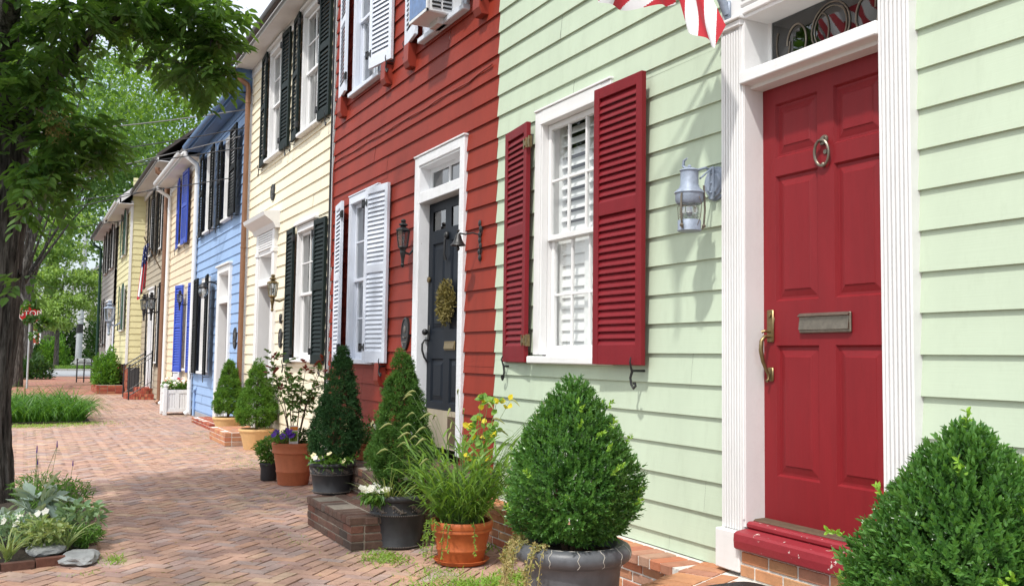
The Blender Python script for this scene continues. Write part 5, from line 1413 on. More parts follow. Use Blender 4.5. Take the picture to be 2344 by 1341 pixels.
# ------------------------------------------------------------------ pots
def pot(label, c, rt, rb, h, mat, style='plain', group='plant pots', name='plant_pot', soil=True, saucer=False):
    L = thing(name, label, 'plant pot', c, group)
    x, y, z = c
    m = MB()
    t = .022
    if style == 'roll':
        rr = .045
        prof = [(0, 0), (rb, 0), (rb + .01, .02), (rb + (rt - .05 - rb) * .6, h * .5), (rt - .055, h - .13), (rt - .05, h - .10)]
        for a in range(-75, 181, 15): prof.append((rt - rr + rr * math.cos(R(a)), h - rr + rr * math.sin(R(a))))
        prof += [(rt - 2 * rr, h - .08), (rt - 2 * rr - .005, h - .14)]
    elif style == 'collar':
        ch = h * .24
        prof = [(0, 0), (rb, 0), (rb + .004, .012), (rt * .90, h - ch - .01), (rt * .97, h - ch - .002), (rt * .975, h - ch + .010), (rt * .955, h - ch + .02), (rt * .985, h - .045), (rt, h - .030), (rt, h - .008), (rt - .008, h), (rt - t, h - .002), (rt - t - .01, h - .06), (rt - t - .02, h - .09)]
        f = .42; q = rb + (rt * .90 - rb) * f
        prof[3:3] = [(q - .001, h * f * .76 - .012), (q + .006, h * f * .76 - .004), (q + .006, h * f * .76 + .004), (q + .001, h * f * .76 + .012)]
    elif style == 'relief':
        prof = [(0, 0), (rb, 0), (rb + .006, .01), (rb + .006, .022), (rb + .001, .028), (rt * .86, h * .60), (rt * .885, h * .615), (rt * .885, h * .64), (rt * .875, h * .65), (rt * .90, h * .86), (rt * .93, h * .87), (rt * 1.0, h * .90), (rt * 1.01, h * .945), (rt * .985, h * .985), (rt * .95, h), (rt * .90, h * .985), (rt * .87, h * .9), (rt * .85, h * .8)]
    else:
        prof = [(0, 0), (rb, 0), (rb + .006, .012), (rt * .86, h * .66), (rt * .93, h * .76), (rt * .96, h * .85), (rt, h * .88), (rt * 1.01, h * .94), (rt, h), (rt - .03, h), (rt - .04, h * .9), (rt - .05, h * .75)]
    m.lathe(prof, c, 56, wob=.002)
    m.build('body', M[mat], L, smooth=True, angle=50)
    if style == 'relief':
        b = MB(); b2 = MB()
        for k in range(90):
            a = 2 * math.pi * k / 90
            for rr, hh in ((rt * .895, h * .628),): b.ball((x + rr * math.cos(a), y + rr * math.sin(a), z + hh), .0055, n=6)
            for rr, hh in ((rb + .01, .016),): b2.ball((x + rr * math.cos(a), y + rr * math.sin(a), z + hh), .0055, n=6)
        for k in range(9):
            a0 = 2 * math.pi * k / 9
            for s_, ph in ((1, 0), (-1, .3)):
                pts = []
                for i in range(16):
                    t_ = i / 15; aa = a0 + ph + s_ * (.34 * t_ - .12 * math.sin(t_ * 4.5)); hh = h * (.755 + s_ * .065 * math.sin(t_ * 5.2)); q = rt * (.888 + .02 * (hh / h - .65) / .2)
                    pts.append((x + q * math.cos(aa), y + q * math.sin(aa), z + hh))
                b.tube(pts, [.007 * (1 - .6 * abs(2 * i / 15 - .8)) + .002 for i in range(16)], 6)
            for i in range(5):
                aa = a0 + .08 * i; hh = h * (.70 + .025 * math.sin(i * 1.5)); q = rt * .888
                b.ball((x + q * math.cos(aa), y + q * math.sin(aa), z + hh), .006, .012, .008, n=6)
        b.build('relief_band', M['reliefpot'], L, smooth=True); b2.build('foot_beading', M['reliefpot'], L, smooth=True)
    if style == 'roll' and mat == 'greypot':
        b = MB()
        for k in range(15):
            a = 2 * math.pi * k / 15 + random.uniform(-.1, .1); pts = []
            for q in range(-50, 100, 15):
                aa = a + .02 * math.sin(q * .1 + k); rr = rt - .045 + .0455 * math.cos(R(q)); pts.append((x + rr * math.cos(aa), y + rr * math.sin(aa), z + h - .045 + .0455 * math.sin(R(q))))
            b.tube(pts, .0016, 4)
        pts = [(x + (rt - .038) * math.cos(R(a)) , y + (rt - .038) * math.sin(R(a)), z + h + .0005 - .002 + .0025 * math.sin(a * .4)) for a in range(190, 420, 6)]
        b.tube(pts, .0016, 4)
        b.build('crack_lines', M['crack'], L)
    if soil:
        b = MB(); q = rt * .82 if style != 'roll' else rt - .09
        n = 24; vs = [(x, y, z + h - .05)]
        for rr in (.5, 1):
            for k in range(n): vs.append((x + q * rr * math.cos(2 * math.pi * k / n), y + q * rr * math.sin(2 * math.pi * k / n), z + h - .055 + random.uniform(-.012, .012)))
        fs = [(0, 1 + k, 1 + (k + 1) % n) for k in range(n)] + [(1 + k, 1 + n + k, 1 + n + (k + 1) % n, 1 + (k + 1) % n) for k in range(n)]
        b.add(vs, fs); b.build('soil', M['soil'], L)
    if saucer:
        b = MB(); b.lathe([(0, -.0), (rb * 1.1, 0), (rb * 1.28, .03), (rb * 1.24, .032), (rb * 1.08, .012), (0, .011)], (x, y, z - .012), 40); b.build('saucer', M[mat], L, smooth=True)
    return L
pot('wide dark grey pot with rolled cracked rim holding the boxwood left of the stoop', (2.46, 4.06, 0), .292, .20, .54, 'greypot', 'roll')
pot('wide dark grey pot right of the stoop under the larger boxwood', (2.80, 2.10, 0), .292, .20, .54, 'greypot', 'roll')
pot('orange terracotta pot in a saucer overflowing with tall grass', (2.80, 6.13, .014), .222, .155, .285, 'terracotta_orange', 'collar', saucer=True)
pot('charcoal pot with scrolled relief band on the pavement, larger of two', (2.60, 6.87, 0), .238, .175, .40, 'blackpot', 'relief')
pot('charcoal pot with scrolled relief band set on the mossy brick step', (2.43, 8.06, .25), .205, .155, .265, 'blackpot', 'relief')
pot('tall terracotta pot with the rose bush beside the cream wall', (2.73, 10.52, 0), .245, .165, .465, 'terracotta', 'collar')
pot('small black plastic nursery pot behind the tall terracotta pot', (2.555, 10.95, 0), .105, .085, .20, 'blackpot', 'plain')
BP = pot('buff clay pot standing beside the end of the low brick step', (3.18, 14.5, 0), .262, .175, .31, 'buffpot', 'plain')
copy_tree(BP, (3.22, 16.95, .02), 'buff clay pot behind the low brick step near the copper downspout')
pot('small terracotta pot of pansies on the upper brick step', (2.86, 8.45, .48), .12, .09, .15, 'terracotta', 'plain')
# saucer tag in the rose pot
L = thing('plant_tag', 'white plant care card with a picture stuck in the rose pot', 'plant tag', (2.66, 10.32, .48))
m = MB(); m.box(2.62, 2.72, 10.318, 10.322, .42, .66); m.build('card', M['tag'], L)
m = MB(); m.box(2.628, 2.712, 10.3155, 10.3175, .49, .60); m.build('picture', M['tag_pic'], L)
m = MB(); m.box(2.628, 2.712, 10.3155, 10.3175, .61, .65); m.build('header', M['tag_orange'], L)

# low brick steps at the cream and blue doors
for nm, lb, bx, mt in (('brick_step', 'low brick step with pale mortar at the hooded door of the cream house', (2.82, 3.5, 15.05, 16.4, 0, .215), 'brick_warm'), ('brick_step', 'thin single brick step at the blue house door', (3.14, 3.5, 18.3, 20.4, 0, .12), 'brick')):
    L = thing(nm, lb, 'step', (bx[0], bx[2], 0)); m = MB(); mm = MB()
    brick_courses(m, mm, *bx[:5], bx[5] - .004, header=False); brick_top(m, bx[0] + .11, bx[1], bx[2] + .06, bx[3] - .06, bx[5] - .002)
    m.build('brickwork', M[mt], L); mm.build('mortar', M['mortar'], L)

# white timber planter
L = thing('planter_box', 'white panelled timber planter with ball finials by the buff house', 'planter', (3.2, 23.2, 0))
m = MB()
X0, X1, Y0, Y1 = 2.93, 3.46, 22.92, 23.45
for x in (X0, X1):
    for y in (Y0, Y1):
        m.bbox(x - .04, x + .04, y - .04, y + .04, 0, .62, .006); m.ball((x, y, .67), .05, n=12); m.lathe([(.03, 0), (.02, .012)], (x, y, .62), 12)
m.build('posts', M['white'], L)
m = MB()
for z0, z1 in ((.07, .15), (.50, .58)):
    m.box(X0 + .04, X1 - .04, Y0 - .015, Y0 + .02, z0, z1); m.box(X0 + .04, X1 - .04, Y1 - .02, Y1 + .015, z0, z1); m.box(X0 - .015, X0 + .02, Y0 + .04, Y1 - .04, z0, z1); m.box(X1 - .02, X1 + .015, Y0 + .04, Y1 - .04, z0, z1)
for k in range(8):
    a = X0 + .045 + k * .0555
    m.box(a, a + .051, Y0 - .003, Y0 + .015, .15, .50); m.box(X0 - .003, X0 + .015, Y0 + .045 + k * .0555, Y0 + .096 + k * .0555, .15, .5)
m.box(X0 + .22, X0 + .31, Y0 - .014, Y0 + .01, .15, .5)
m.box(X0 + .01, X1 - .01, Y0 + .01, Y1 - .01, .1, .14)
m.build('panel', M['white'], L)
m = MB(); m.box(X0 + .01, X1 - .01, Y0 + .02, Y1 - .02, .14, .50); m.build('soil', M['soil'], L)

# ------------------------------------------------------------------ potted plants
def egg_r(t, sharp=1.0):
    """outline radius of a clipped egg, t 0 bottom .. 1 top"""
    return np.interp(t, [0, .06, .18, .32, .5, .68, .82, .92, 1], [.45, .78, .97, 1.0, .87, .65, .42, .24, .05])
def boxwood(label, c, zb, zt, r, leafL, nsp, seed, grp='boxwoods'):
    g_ = np.random.default_rng(seed)
    L = thing('boxwood', label, 'shrub', (c[0], c[1], zb), grp)
    m = MB()
    t = g_.random(nsp * 3); t = t[g_.random(len(t)) < egg_r(t)][:nsp]; n = len(t)
    a = g_.random(n) * 2 * np.pi
    lump = 1 + .07 * np.sin(3 * a + 7 * t) + .06 * np.sin(5 * a - 11 * t + 1) + .05 * np.sin(9 * a + 17 * t)
    dep = np.where(g_.random(n) < .72, 1 - np.abs(g_.normal(0, .05, n)), g_.uniform(.55, .95, n))
    tip = g_.random(n) < .06
    dep = dep + tip * g_.uniform(.03, .12, n)
    rr = r * egg_r(t) * lump * dep
    P = np.stack([c[0] + rr * np.cos(a), c[1] + rr * np.sin(a), zb + (zt - zb) * t], 1)
    slope = np.interp(t, [0, .2, .5, 1], [-.35, .1, .55, 1.5])
    O = unit(np.stack([np.cos(a), np.sin(a), slope + .35], 1) + g_.normal(0, .32, (n, 3)))
    k = 6
    tone = g_.random(n)
    for j in range(k):
        for s_ in (1, -1):
            q = unit(np.cross(O, np.array([0, 0, 1.]) + g_.normal(0, .2, (n, 3)))); 
            if j % 2: q = np.cross(O, q)
            D = unit(O * (.55 + .11 * j) + q * s_ * (.95 - .10 * j))
            B = P + O * (leafL * .62 * (j - k * .55))[..., None] if False else P + O * (leafL * .62 * (j - k * .55))
            leaves(m, B, D, O + D * -.3 + g_.normal(0, .15, (n, 3)), leafL * g_.uniform(.75, 1.15, n), leafL * .44, fold=.16, rs=np.clip(tone * .7 + g_.random(n) * .3, 0, 1))
    m.mi = 1; idx = g_.choice(n, 26)
    for i in idx:
        for s_ in range(5):
            D = rdir(3, .4, O[i]); leaves(m, np.repeat(P[i][None] + O[i] * leafL * (1.3 + .45 * s_), 3, 0), D, rdir(3), leafL * .9, leafL * .42)
    m.build('foliage', [M['l_box'], M['l_boxnew']], L)
    m = MB()
    for q in range(9):
        a_ = 2.4 * q; m.tube([(c[0] + .02 * math.cos(a_), c[1] + .02 * math.sin(a_), zb - .12), (c[0] + r * .3 * math.cos(a_), c[1] + r * .3 * math.sin(a_), zb + .15), (c[0] + r * .45 * math.cos(a_ + .2), c[1] + r * .45 * math.sin(a_ + .2), zb + .4 * (zt - zb))], [.014, .009, .004], 6)
    m.build('stems', M['stem'], L)
boxwood('clipped egg shaped boxwood in the dark grey pot left of the stoop', (2.47, 4.08), .545, 1.335, .315, .0245, 3000, 1)
boxwood('large boxwood filling the lower right corner beside the crimson door', (2.80, 2.10), .50, 1.225, .352, .0275, 3700, 2)

def spruce(label, c, zb, zt, r, mat, nl, ntuft, seed, lean=0, grp='dwarf spruces', size=.026):
    g_ = np.random.default_rng(seed)
    L = thing('dwarf_spruce', label, 'conifer', (c[0], c[1], zb), grp)
    m = MB(); Hh = zt - zb
    t = g_.random(nl * 3); pr = np.interp(t, [0, .05, .18, .5, .8, 1], [.6, .9, 1, .70, .34, .04])
    t, pr = t[g_.random(len(t)) < pr + .05][:nl], None
    pr = np.interp(t, [0, .05, .18, .5, .8, 1], [.62, .9, 1, .70, .34, .05]); n = len(t)
    a = g_.random(n) * 2 * np.pi
    rr = r * pr * g_.uniform(.72, 1.08, n)
    C = np.stack([c[0] + rr * np.cos(a) + lean * t * Hh, c[1] + rr * np.sin(a), zb + Hh * t], 1)
    O = unit(np.stack([np.cos(a), np.sin(a), .5 + t], 1))
    lr = r * .19 * g_.uniform(.7, 1.3, n)
    k = ntuft
    dirs = unit(g_.normal(size=(n, k, 3)) + O[:, None, :] * 1.0)
    P = (C[:, None, :] + dirs * lr[:, None, None] * g_.uniform(.5, 1, (n, k, 1))).reshape(-1, 3)
    D0 = dirs.reshape(-1, 3); tone = np.repeat(g_.random(n) * .5, k)
    for j in range(6):
        cards(m, P, unit(D0 * .8 + g_.normal(0, .75, (len(P), 3))), g_.normal(size=(len(P), 3)), size * g_.uniform(.7, 1.25, len(P)), size * .20, rs=np.clip(tone + g_.random(len(P)) * .5, 0, 1))
    m.build('foliage', M[mat], L)
    m = MB(); m.tube([(c[0], c[1], zb - .18), (c[0] + lean * .5 * Hh, c[1], zb + Hh * .5), (c[0] + lean * Hh, c[1], zt - .05)], [.024, .016, .004], 8)
    for q in range(40):
        tt = (q + .5) / 44; a_ = q * 2.4; z = zb + Hh * tt; l = r * .8 * np.interp(tt, [0, .18, .5, .8, 1], [.6, 1, .7, .34, .05])
        m.tube([(c[0] + lean * tt * Hh, c[1], z - .02), (c[0] + lean * tt * Hh + l * math.cos(a_), c[1] + l * math.sin(a_), z + .03)], [.006, .002], 5)
    m.build('stems', M['stem'], L)
spruce('dark slim cone spruce in the charcoal pot on the mossy step', (2.44, 8.06), .56, 1.50, .205, 'l_spruce_d', 620, 14, 3, lean=.07)
spruce('olive cone spruce in the charcoal pot on the pavement before the dark door', (2.63, 6.92), .50, 1.47, .225, 'l_spruce_m', 640, 14, 4, lean=.0, size=.028)
spruce('bright green cone spruce in the buff pot beside the low brick step', (3.18, 14.5), .38, 1.32, .275, 'l_spruce', 420, 13, 5, size=.04)
spruce('bright green cone spruce in the buff pot behind the low brick step', (3.22, 16.95), .40, 1.30, .235, 'l_spruce', 380, 13, 6, size=.042)

def tuft_plant(name, label, c, mat, n, h, r, leafL, leafW, seed, flowers=(), cat='plant', stems=True, group=None, zb=None, droop=.15, lay=.6):
    """small leafy plant: stems with leaves and optional flowers [(material, count, size)]"""
    g_ = np.random.default_rng(seed)
    L = thing(name, label, cat, c, group)
    m = MB()
    a = g_.random(n) * 2 * np.pi; q = np.sqrt(g_.random(n)); hh = g_.random(n) ** .7
    P = np.stack([c[0] + r * q * np.cos(a) * (.5 + .6 * hh), c[1] + r * q * np.sin(a) * (.5 + .6 * hh), c[2] + h * hh * (1 - .35 * q * q)], 1)
    D = unit(np.stack([np.cos(a) * lay, np.sin(a) * lay, g_.normal(.3, .4, n)], 1) + g_.normal(0, .35, (n, 3)))
    leaves(m, P, D, np.array([0, 0, 1.]) + g_.normal(0, .3, (n, 3)), leafL * g_.uniform(.6, 1.2, n), leafW * g_.uniform(.7, 1.2, n), fold=.2, droop=droop)
    m.build('leaves', M[mat], L)
    if stems:
        m = MB()
        for k in range(max(5, n // 30)):
            b = g_.random() * 6.28; s_ = r * g_.random() ** .5
            m.tube([(c[0] + .02 * math.cos(b), c[1] + .02 * math.sin(b), c[2] - .01), (c[0] + s_ * .6 * math.cos(b), c[1] + s_ * .6 * math.sin(b), c[2] + h * .5), (c[0] + s_ * math.cos(b), c[1] + s_ * math.sin(b), c[2] + h * .9)], [.004, .003, .0015], 5)
        m.build('stems', M['greenstem'], L)
    for fm, fn, fsz in flowers:
        for k in range(fn):
            m = MB(); b = g_.random() * 6.28; s_ = r * (.4 + .75 * g_.random())
            p = np.array([c[0] + s_ * math.cos(b), c[1] + s_ * math.sin(b), c[2] + h * (.55 + .6 * g_.random())])
            nrm = unit(np.array([g_.normal(-.5, .4), g_.normal(-.5, .4), .6]))
            ax = unit(np.cross(nrm, [0, 0, 1.])); ay = np.cross(nrm, ax)
            th = np.arange(5) * 2 * np.pi / 5
            D = np.cos(th)[:, None] * ax + np.sin(th)[:, None] * ay + nrm * .25
            leaves(m, np.repeat(p[None], 5, 0), D, np.repeat(nrm[None], 5, 0), fsz * .6, fsz * .55, fold=-.05)
            m.build('flower', M[fm], L)
    return L
tuft_plant('pansy', 'leafy pansies under the dark spruce spilling over the charcoal pot rim', (2.41, 8.0, .47), 'l_herb', 520, .13, .21, .05, .022, 21, [('p_cream', 6, .05), ('p_violet', 5, .05), ('p_white', 4, .045)])
tuft_plant('petunia', 'purple petunias spilling on the left of the rose pot', (2.58, 10.4, .46), 'l_herb', 320, .15, .17, .045, .02, 22, [('p_violet', 10, .07)])
tuft_plant('petunia', 'white petunias trailing over the left rim of the larger charcoal pot', (2.40, 6.80, .33), 'l_herb', 260, .12, .115, .05, .026, 23, [('p_white', 12, .062)], droop=.5)
tuft_plant('herb', 'leafy green herb at the foot of the rose in the terracotta pot', (2.78, 10.5, .42), 'l_shrub_d', 420, .20, .17, .05, .018, 24)
tuft_plant('basil', 'bushy basil in the small black nursery pot', (2.55, 10.93, .19), 'l_herb', 560, .30, .16, .055, .03, 25)
tuft_plant('pansy', 'cream pansies in the small terracotta pot on the upper brick step', (2.86, 8.45, .60), 'l_shrub_d', 420, .20, .22, .05, .022, 26, [('p_cream', 5, .055), ('p_white', 5, .05)])
tuft_plant('rose', 'low dark leafy plant against the brick red wall between the spruces', (3.15, 9.3, .0), 'l_shrub_d', 700, .85, .30, .05, .025, 27)
tuft_plant('geranium', 'white and red flowers filling the white timber planter', (3.2, 23.2, .50), 'l_shrub', 700, .30, .30, .07, .035, 28, [('p_white', 26, .07), ('p_red', 12, .07)])

# lilyturf skirt in the larger charcoal pot
def grass_plant(name, label, c, mat, n, Lr, W, spread, bend, seed, cat='grass', r0=.1, group=None, seg=5):
    g_ = np.random.default_rng(seed)
    L = thing(name, label, cat, c, group); m = MB()
    a = g_.random(n) * 2 * np.pi; q = np.sqrt(g_.random(n))
    P = np.stack([c[0] + r0 * q * np.cos(a), c[1] + r0 * q * np.sin(a), np.full(n, c[2])], 1)
    D = np.stack([np.cos(a) * q * spread, np.sin(a) * q * spread, np.ones(n)], 1) + g_.normal(0, .15, (n, 3))
    blades(m, P, D, g_.uniform(*Lr, n), W * g_.uniform(.6, 1.2, n), g_.uniform(.4, 1, n) * bend, seg)
    m.build('blades', M[mat], L); return L
grass_plant('lilyturf', 'silvery arching lilyturf at the left of the larger charcoal pot', (2.50, 6.80, .36), 'l_varieg', 90, (.18, .32), .009, 1.2, 1.6, 31, 'plant', .10)
tuft_plant('bedding_plant', 'low green bedding under the olive spruce in the larger charcoal pot', (2.60, 6.87, .37), 'l_shrub_d', 420, .14, .19, .05, .016, 32, [('p_white', 5, .045)])
# tall grass in the orange pot: leafy stems
GP = thing('foxtail_grass', 'tall foxtail grass with nodding seed heads in the orange terracotta pot', 'grass', (2.80, 6.13, .25))
g_ = np.random.default_rng(33); m = MB(); m3 = MB(); P = []; D = []; LL = []
for k in range(125):
    a = g_.random() * 6.28; q = g_.random() ** .55; h = g_.uniform(.28, .70) * (1 - .25 * q); o = .04 + .28 * q
    p0 = np.array([2.80 + .13 * q * math.cos(a), 6.13 + .13 * q * math.sin(a), .25]); tip = p0 + np.array([o * math.cos(a), o * math.sin(a), h])
    mid_ = (p0 + tip) / 2 + np.array([-.25 * o * math.cos(a), -.25 * o * math.sin(a), .03])
    m3.tube([p0, mid_, tip], [.0024, .002, .0012], 4)
    for j in range(7):
        t = .12 + .88 * j / 6; p = (1 - t) ** 2 * p0 + 2 * t * (1 - t) * mid_ + t * t * tip
        b_ = a + g_.normal(0, 1.1); P.append(p); D.append([math.cos(b_) * .8, math.sin(b_) * .8, g_.uniform(.5, 1.3)]); LL.append(g_.uniform(.14, .30))
blades(m, np.array(P), np.array(D), np.array(LL), .0155, g_.uniform(1.1, 2.6, len(P)), 6)
m.build('blades', M['l_grass'], GP); m3.build('culms', M['greenstem'], GP)
g_ = np.random.default_rng(34); m = MB(); m2 = MB()
for k in range(34):
    a = g_.random() * 6.28; q = g_.random() ** .5; h = g_.uniform(.45, .92); o = .15 + .33 * q
    p0 = Vector((2.80 + .1 * q * math.cos(a), 6.13 + .1 * q * math.sin(a), .27)); p1 = p0 + Vector((o * .5 * math.cos(a), o * .5 * math.sin(a), h * .7)); p2 = p0 + Vector((o * math.cos(a), o * math.sin(a), h)); p3 = p2 + Vector((.05 * math.cos(a), .05 * math.sin(a), -.004)); p4 = p3 + Vector((.04 * math.cos(a), .04 * math.sin(a), -.03))
    m.tube([p0, p1, p2], [.0022, .0016, .0011], 4)
    m2.tube([p2, (p2 + p3) / 2 + Vector((0, 0, .008)), p3, p4], [.002, .0075, .007, .002], 6)
m.build('stalks', M['greenstem'], GP); m2.build('seed_heads', M['l_seed'], GP, smooth=True)
m = MB(); P = []; n = 160
for k in range(9):
    a = g_.uniform(2.6, 5.0); b = Vector((2.80 + .19 * math.cos(a), 6.13 + .19 * math.sin(a), .29)); o = Vector((math.cos(a), math.sin(a), 0))
    pts = [b, b + o * .06 + Vector((0, 0, .01)), b + o * .08 - Vector((0, 0, .10)), b + o * (.08 + .02 * g_.random()) - Vector((0, 0, g_.uniform(.16, .26)))]
    m.tube(pts, .0018, 4)
    for i in range(40): 
        t = g_.random(); i0 = min(2, int(t * 3)); P.append(pts[i0].lerp(pts[i0 + 1], t * 3 - i0)[:])
m.build('trailing_stems', M['greenstem'], GP)
m = MB(); P = np.array(P); leaves(m, P, rdir(len(P), -.6), rdir(len(P)), g_.uniform(.015, .03, len(P)), .009); m.build('trailing_leaves', M['l_weed'], GP)
V_ = thing('vine', 'climbing vine with yellowed leaves rising above the foxtail grass', 'vine', (2.9, 6.2, .28))
m = MB(); P = []
for k in range(7):
    a = g_.uniform(-1.2, 1.4) + 2.2 * (k == 0); h = g_.uniform(.62, .90) if k else .66; o = g_.uniform(.02, .18)
    pts = [Vector((2.86 + .05 * math.cos(a), 6.18 + .05 * math.sin(a), .28)), Vector((2.90 + o * .5 * math.cos(a), 6.18 + o * .5 * math.sin(a), .28 + h * .5)), Vector((2.93 + o * math.cos(a), 6.2 + o * math.sin(a), .28 + h)), Vector((2.93 + o * 1.5 * math.cos(a), 6.2 + o * 1.4 * math.sin(a), .25 + h))]
    m.tube(pts, [.003, .0024, .0018, .001], 5)
    for i in range(16):
        t = .35 + .65 * g_.random(); i0 = min(2, int(t * 3)); P.append(pts[i0].lerp(pts[i0 + 1], t * 3 - i0)[:])
m.build('stems', M['greenstem'], V_)
P = np.array(P); half = g_.random(len(P)) < .72
for msk, mt, nm in ((half, 'l_vine', 'leaves'), (~half, 'l_yellow', 'yellow_leaves')):
    m = MB(); Q = P[msk]; leaves(m, Q + g_.normal(0, .012, Q.shape), rdir(len(Q), -.2), np.array([-.5, -.6, .5]) + g_.normal(0, .35, Q.shape), g_.uniform(.04, .07, len(Q)), .045, fold=.1); m.build(nm, M[mt], V_)
# dried trailer on the grey pot rim
L = thing('dried_trailer', 'half dried trailing plant hanging over the left rim of the dark grey pot', 'plant', (2.25, 4.2, .5))
g_ = np.random.default_rng(36); m = MB(); m2 = MB(); P = []
for k in range(26):
    a = g_.uniform(2.3, 3.75); o = Vector((math.cos(a), math.sin(a), 0)); b = Vector((2.46, 4.06, .50)) + o * .21
    d = g_.uniform(.06, .24)
    pts = [b, b + o * .06 + Vector((0, 0, .06)), b + o * .105 + Vector((0, 0, .01)), b + o * (.11 + .03 * g_.random()) - Vector((0, 0, d * .5)), b + o * (.10 + .05 * g_.random()) - Vector((0, 0, d))]
    m2.tube(pts, .0016, 4)
    for i in range(34):
        t = g_.random(); i0 = min(3, int(t * 4)); P.append((pts[i0].lerp(pts[i0 + 1], t * 4 - i0) + Vector(g_.normal(0, .008, 3)))[:])
P = np.array(P); leaves(m, P, rdir(len(P), -.2), rdir(len(P)), g_.uniform(.014, .03, len(P)), .009); m.build('leaves', M['l_dry'], L); m2.build('stems', M['l_dry'], L)
# rose bush
L = thing('rose_bush', 'leggy rose bush with red young leaves in the tall terracotta pot', 'rose bush', (2.73, 10.52, .42))
g_ = np.random.default_rng(37); m = MB(); tips = []
for k in range(9):
    a = k * 2.4; h = g_.uniform(.65, 1.0); o = g_.uniform(.1, .30)
    p0 = Vector((2.73 + .03 * math.cos(a), 10.52 + .03 * math.sin(a), .40)); p1 = p0 + Vector((o * .35 * math.cos(a), o * .35 * math.sin(a), h * .5)); p2 = p0 + Vector((o * math.cos(a), o * math.sin(a), h))
    m.tube([p0, p1, p2], [.008, .005, .002], 6)
    for j in range(5):
        q = p1.lerp(p2, g_.random()); e = q + Vector((g_.normal(0, .10), g_.normal(0, .10), g_.uniform(-.02, .14)))
        m.tube([q, (q + e) / 2 + Vector((0, 0, .015)), e], [.003, .002, .001], 5); tips += [q.lerp(e, t) for t in (.4, .7, 1)]
    tips += [p1.lerp(p2, t) for t in (.3, .6, .8, 1)]
m.build('canes', M['stem'], L)
ml, mr_ = MB(), MB()
for p in tips:
    d = Vector(rdir(1, .1)[0]); red = p.z > 1.22 and g_.random() < .45 or g_.random() < .05
    s_ = d.cross(Vector((0, 0, 1))).normalized()
    B = [p + d * .02, p + d * .02, p + d * .05, p + d * .05, p + d * .06]; D = [d + s_, d - s_, d * 1.3 + s_, d * 1.3 - s_, d]
    leaves(mr_ if red else ml, [b[:] for b in B], [x[:] for x in D], np.array([0, 0, 1.]) + g_.normal(0, .3, (5, 3)), g_.uniform(.045, .065, 5), .034)
ml.build('leaves', M['l_rose'], L); mr_.build('young_leaves', M['l_rosered'], L)

# ------------------------------------------------------------------ street tree bed
tag_ = MB()
n = 40; vs = []
for i in range(n):
    for j in range(n):
        x = -2.2 + 2.72 * i / (n - 1); y = 7.12 + 4.0 * j / (n - 1)
        e = min(1, min(i, n - 1 - i, j, n - 1 - j) / 5); vs.append((x, y, -.01 + e * (.05 + .05 * mnoise.noise(Vector((x * 2, y * 2, 0))))))
tag_.add(vs, [(i * n + j, (i + 1) * n + j, (i + 1) * n + j + 1, i * n + j + 1) for i in range(n - 1) for j in range(n - 1)], .5)
tag(tag_.build('soil_bed', M['soil'], smooth=True), kind='structure')
L = thing('brick_edging', 'worn brick edging around the street tree bed', 'edging', (.3, 7.1, 0))
m = MB(); eb = [m, MB(), MB()]
p0, p1 = Vector((-.9, 6.93, 0)), Vector((.33, 7.14, 0)); d = (p1 - p0).normalized(); e = Vector((-d.y, d.x, 0)); k = 0.0
while k < (p1 - p0).length - .1:
    c = [p0 + d * k, p0 + d * (k + .2), p0 + d * (k + .2) + e * .06, p0 + d * k + e * .06]; z = .055 + random.uniform(-.006, .006)
    m.hexa([(q.x, q.y, -.03) for q in c] + [(q.x, q.y, z) for q in c]); k += .21
for q_, (p0, p1) in enumerate(((Vector((.52, 7.35, 0)), Vector((.60, 8.9, 0))), (Vector((.60, 8.95, 0)), Vector((.5, 11.2, 0))))):
    m = eb[q_ + 1]; d = (p1 - p0).normalized(); e = Vector((-d.y, d.x, 0)); k = 0.0
    while k < (p1 - p0).length - .1:
        c = [p0 + d * k, p0 + d * (k + .2), p0 + d * (k + .2) + e * .055, p0 + d * k + e * .055]; z = .05 + random.uniform(-.012, .006)
        m.hexa([(q.x, q.y, -.03) for q in c] + [(q.x, q.y, z) for q in c]); k += .21
for m in eb: m.build('brick_row', M['brick_old'], L)
tuft_plant('lambs_ear', 'silvery broad leaved plant in the bed by the tree trunk', (.17, 8.35, .06), 'l_silver', 60, .30, .16, .20, .075, 41, droop=.15)
tuft_plant('lambs_ear', 'smaller silvery plant at the left edge of the tree bed', (-.12, 8.0, .05), 'l_silver', 70, .22, .16, .14, .05, 42)
tuft_plant('sage', 'soft grey green sage with rounded leaves at the right of the tree bed', (.42, 7.85, .05), 'l_sage', 150, .28, .17, .095, .042, 43)
tuft_plant('sage', 'pale variegated sage behind the small flat stone', (.17, 7.55, .06), 'l_varieg', 330, .20, .17, .065, .028, 44)
tuft_plant('herb', 'feathery dark green herb in the middle of the tree bed', (.34, 8.8, .05), 'l_shrub', 900, .34, .24, .06, .010, 45)
tuft_plant('herb', 'dense low green herb beside the stone corner of the bed', (.46, 7.62, .02), 'l_herb', 500, .15, .11, .05, .012, 46)
tuft_plant('herb', 'feathery green herb at the foot of the tree trunk', (.16, 9.4, .05), 'l_herb', 700, .32, .20, .06, .010, 47)
tuft_plant('daisy', 'white flowering low plant at the front left of the bed', (.02, 7.75, .06), 'l_sage', 360, .22, .18, .045, .02, 48, [('p_white', 7, .055)])
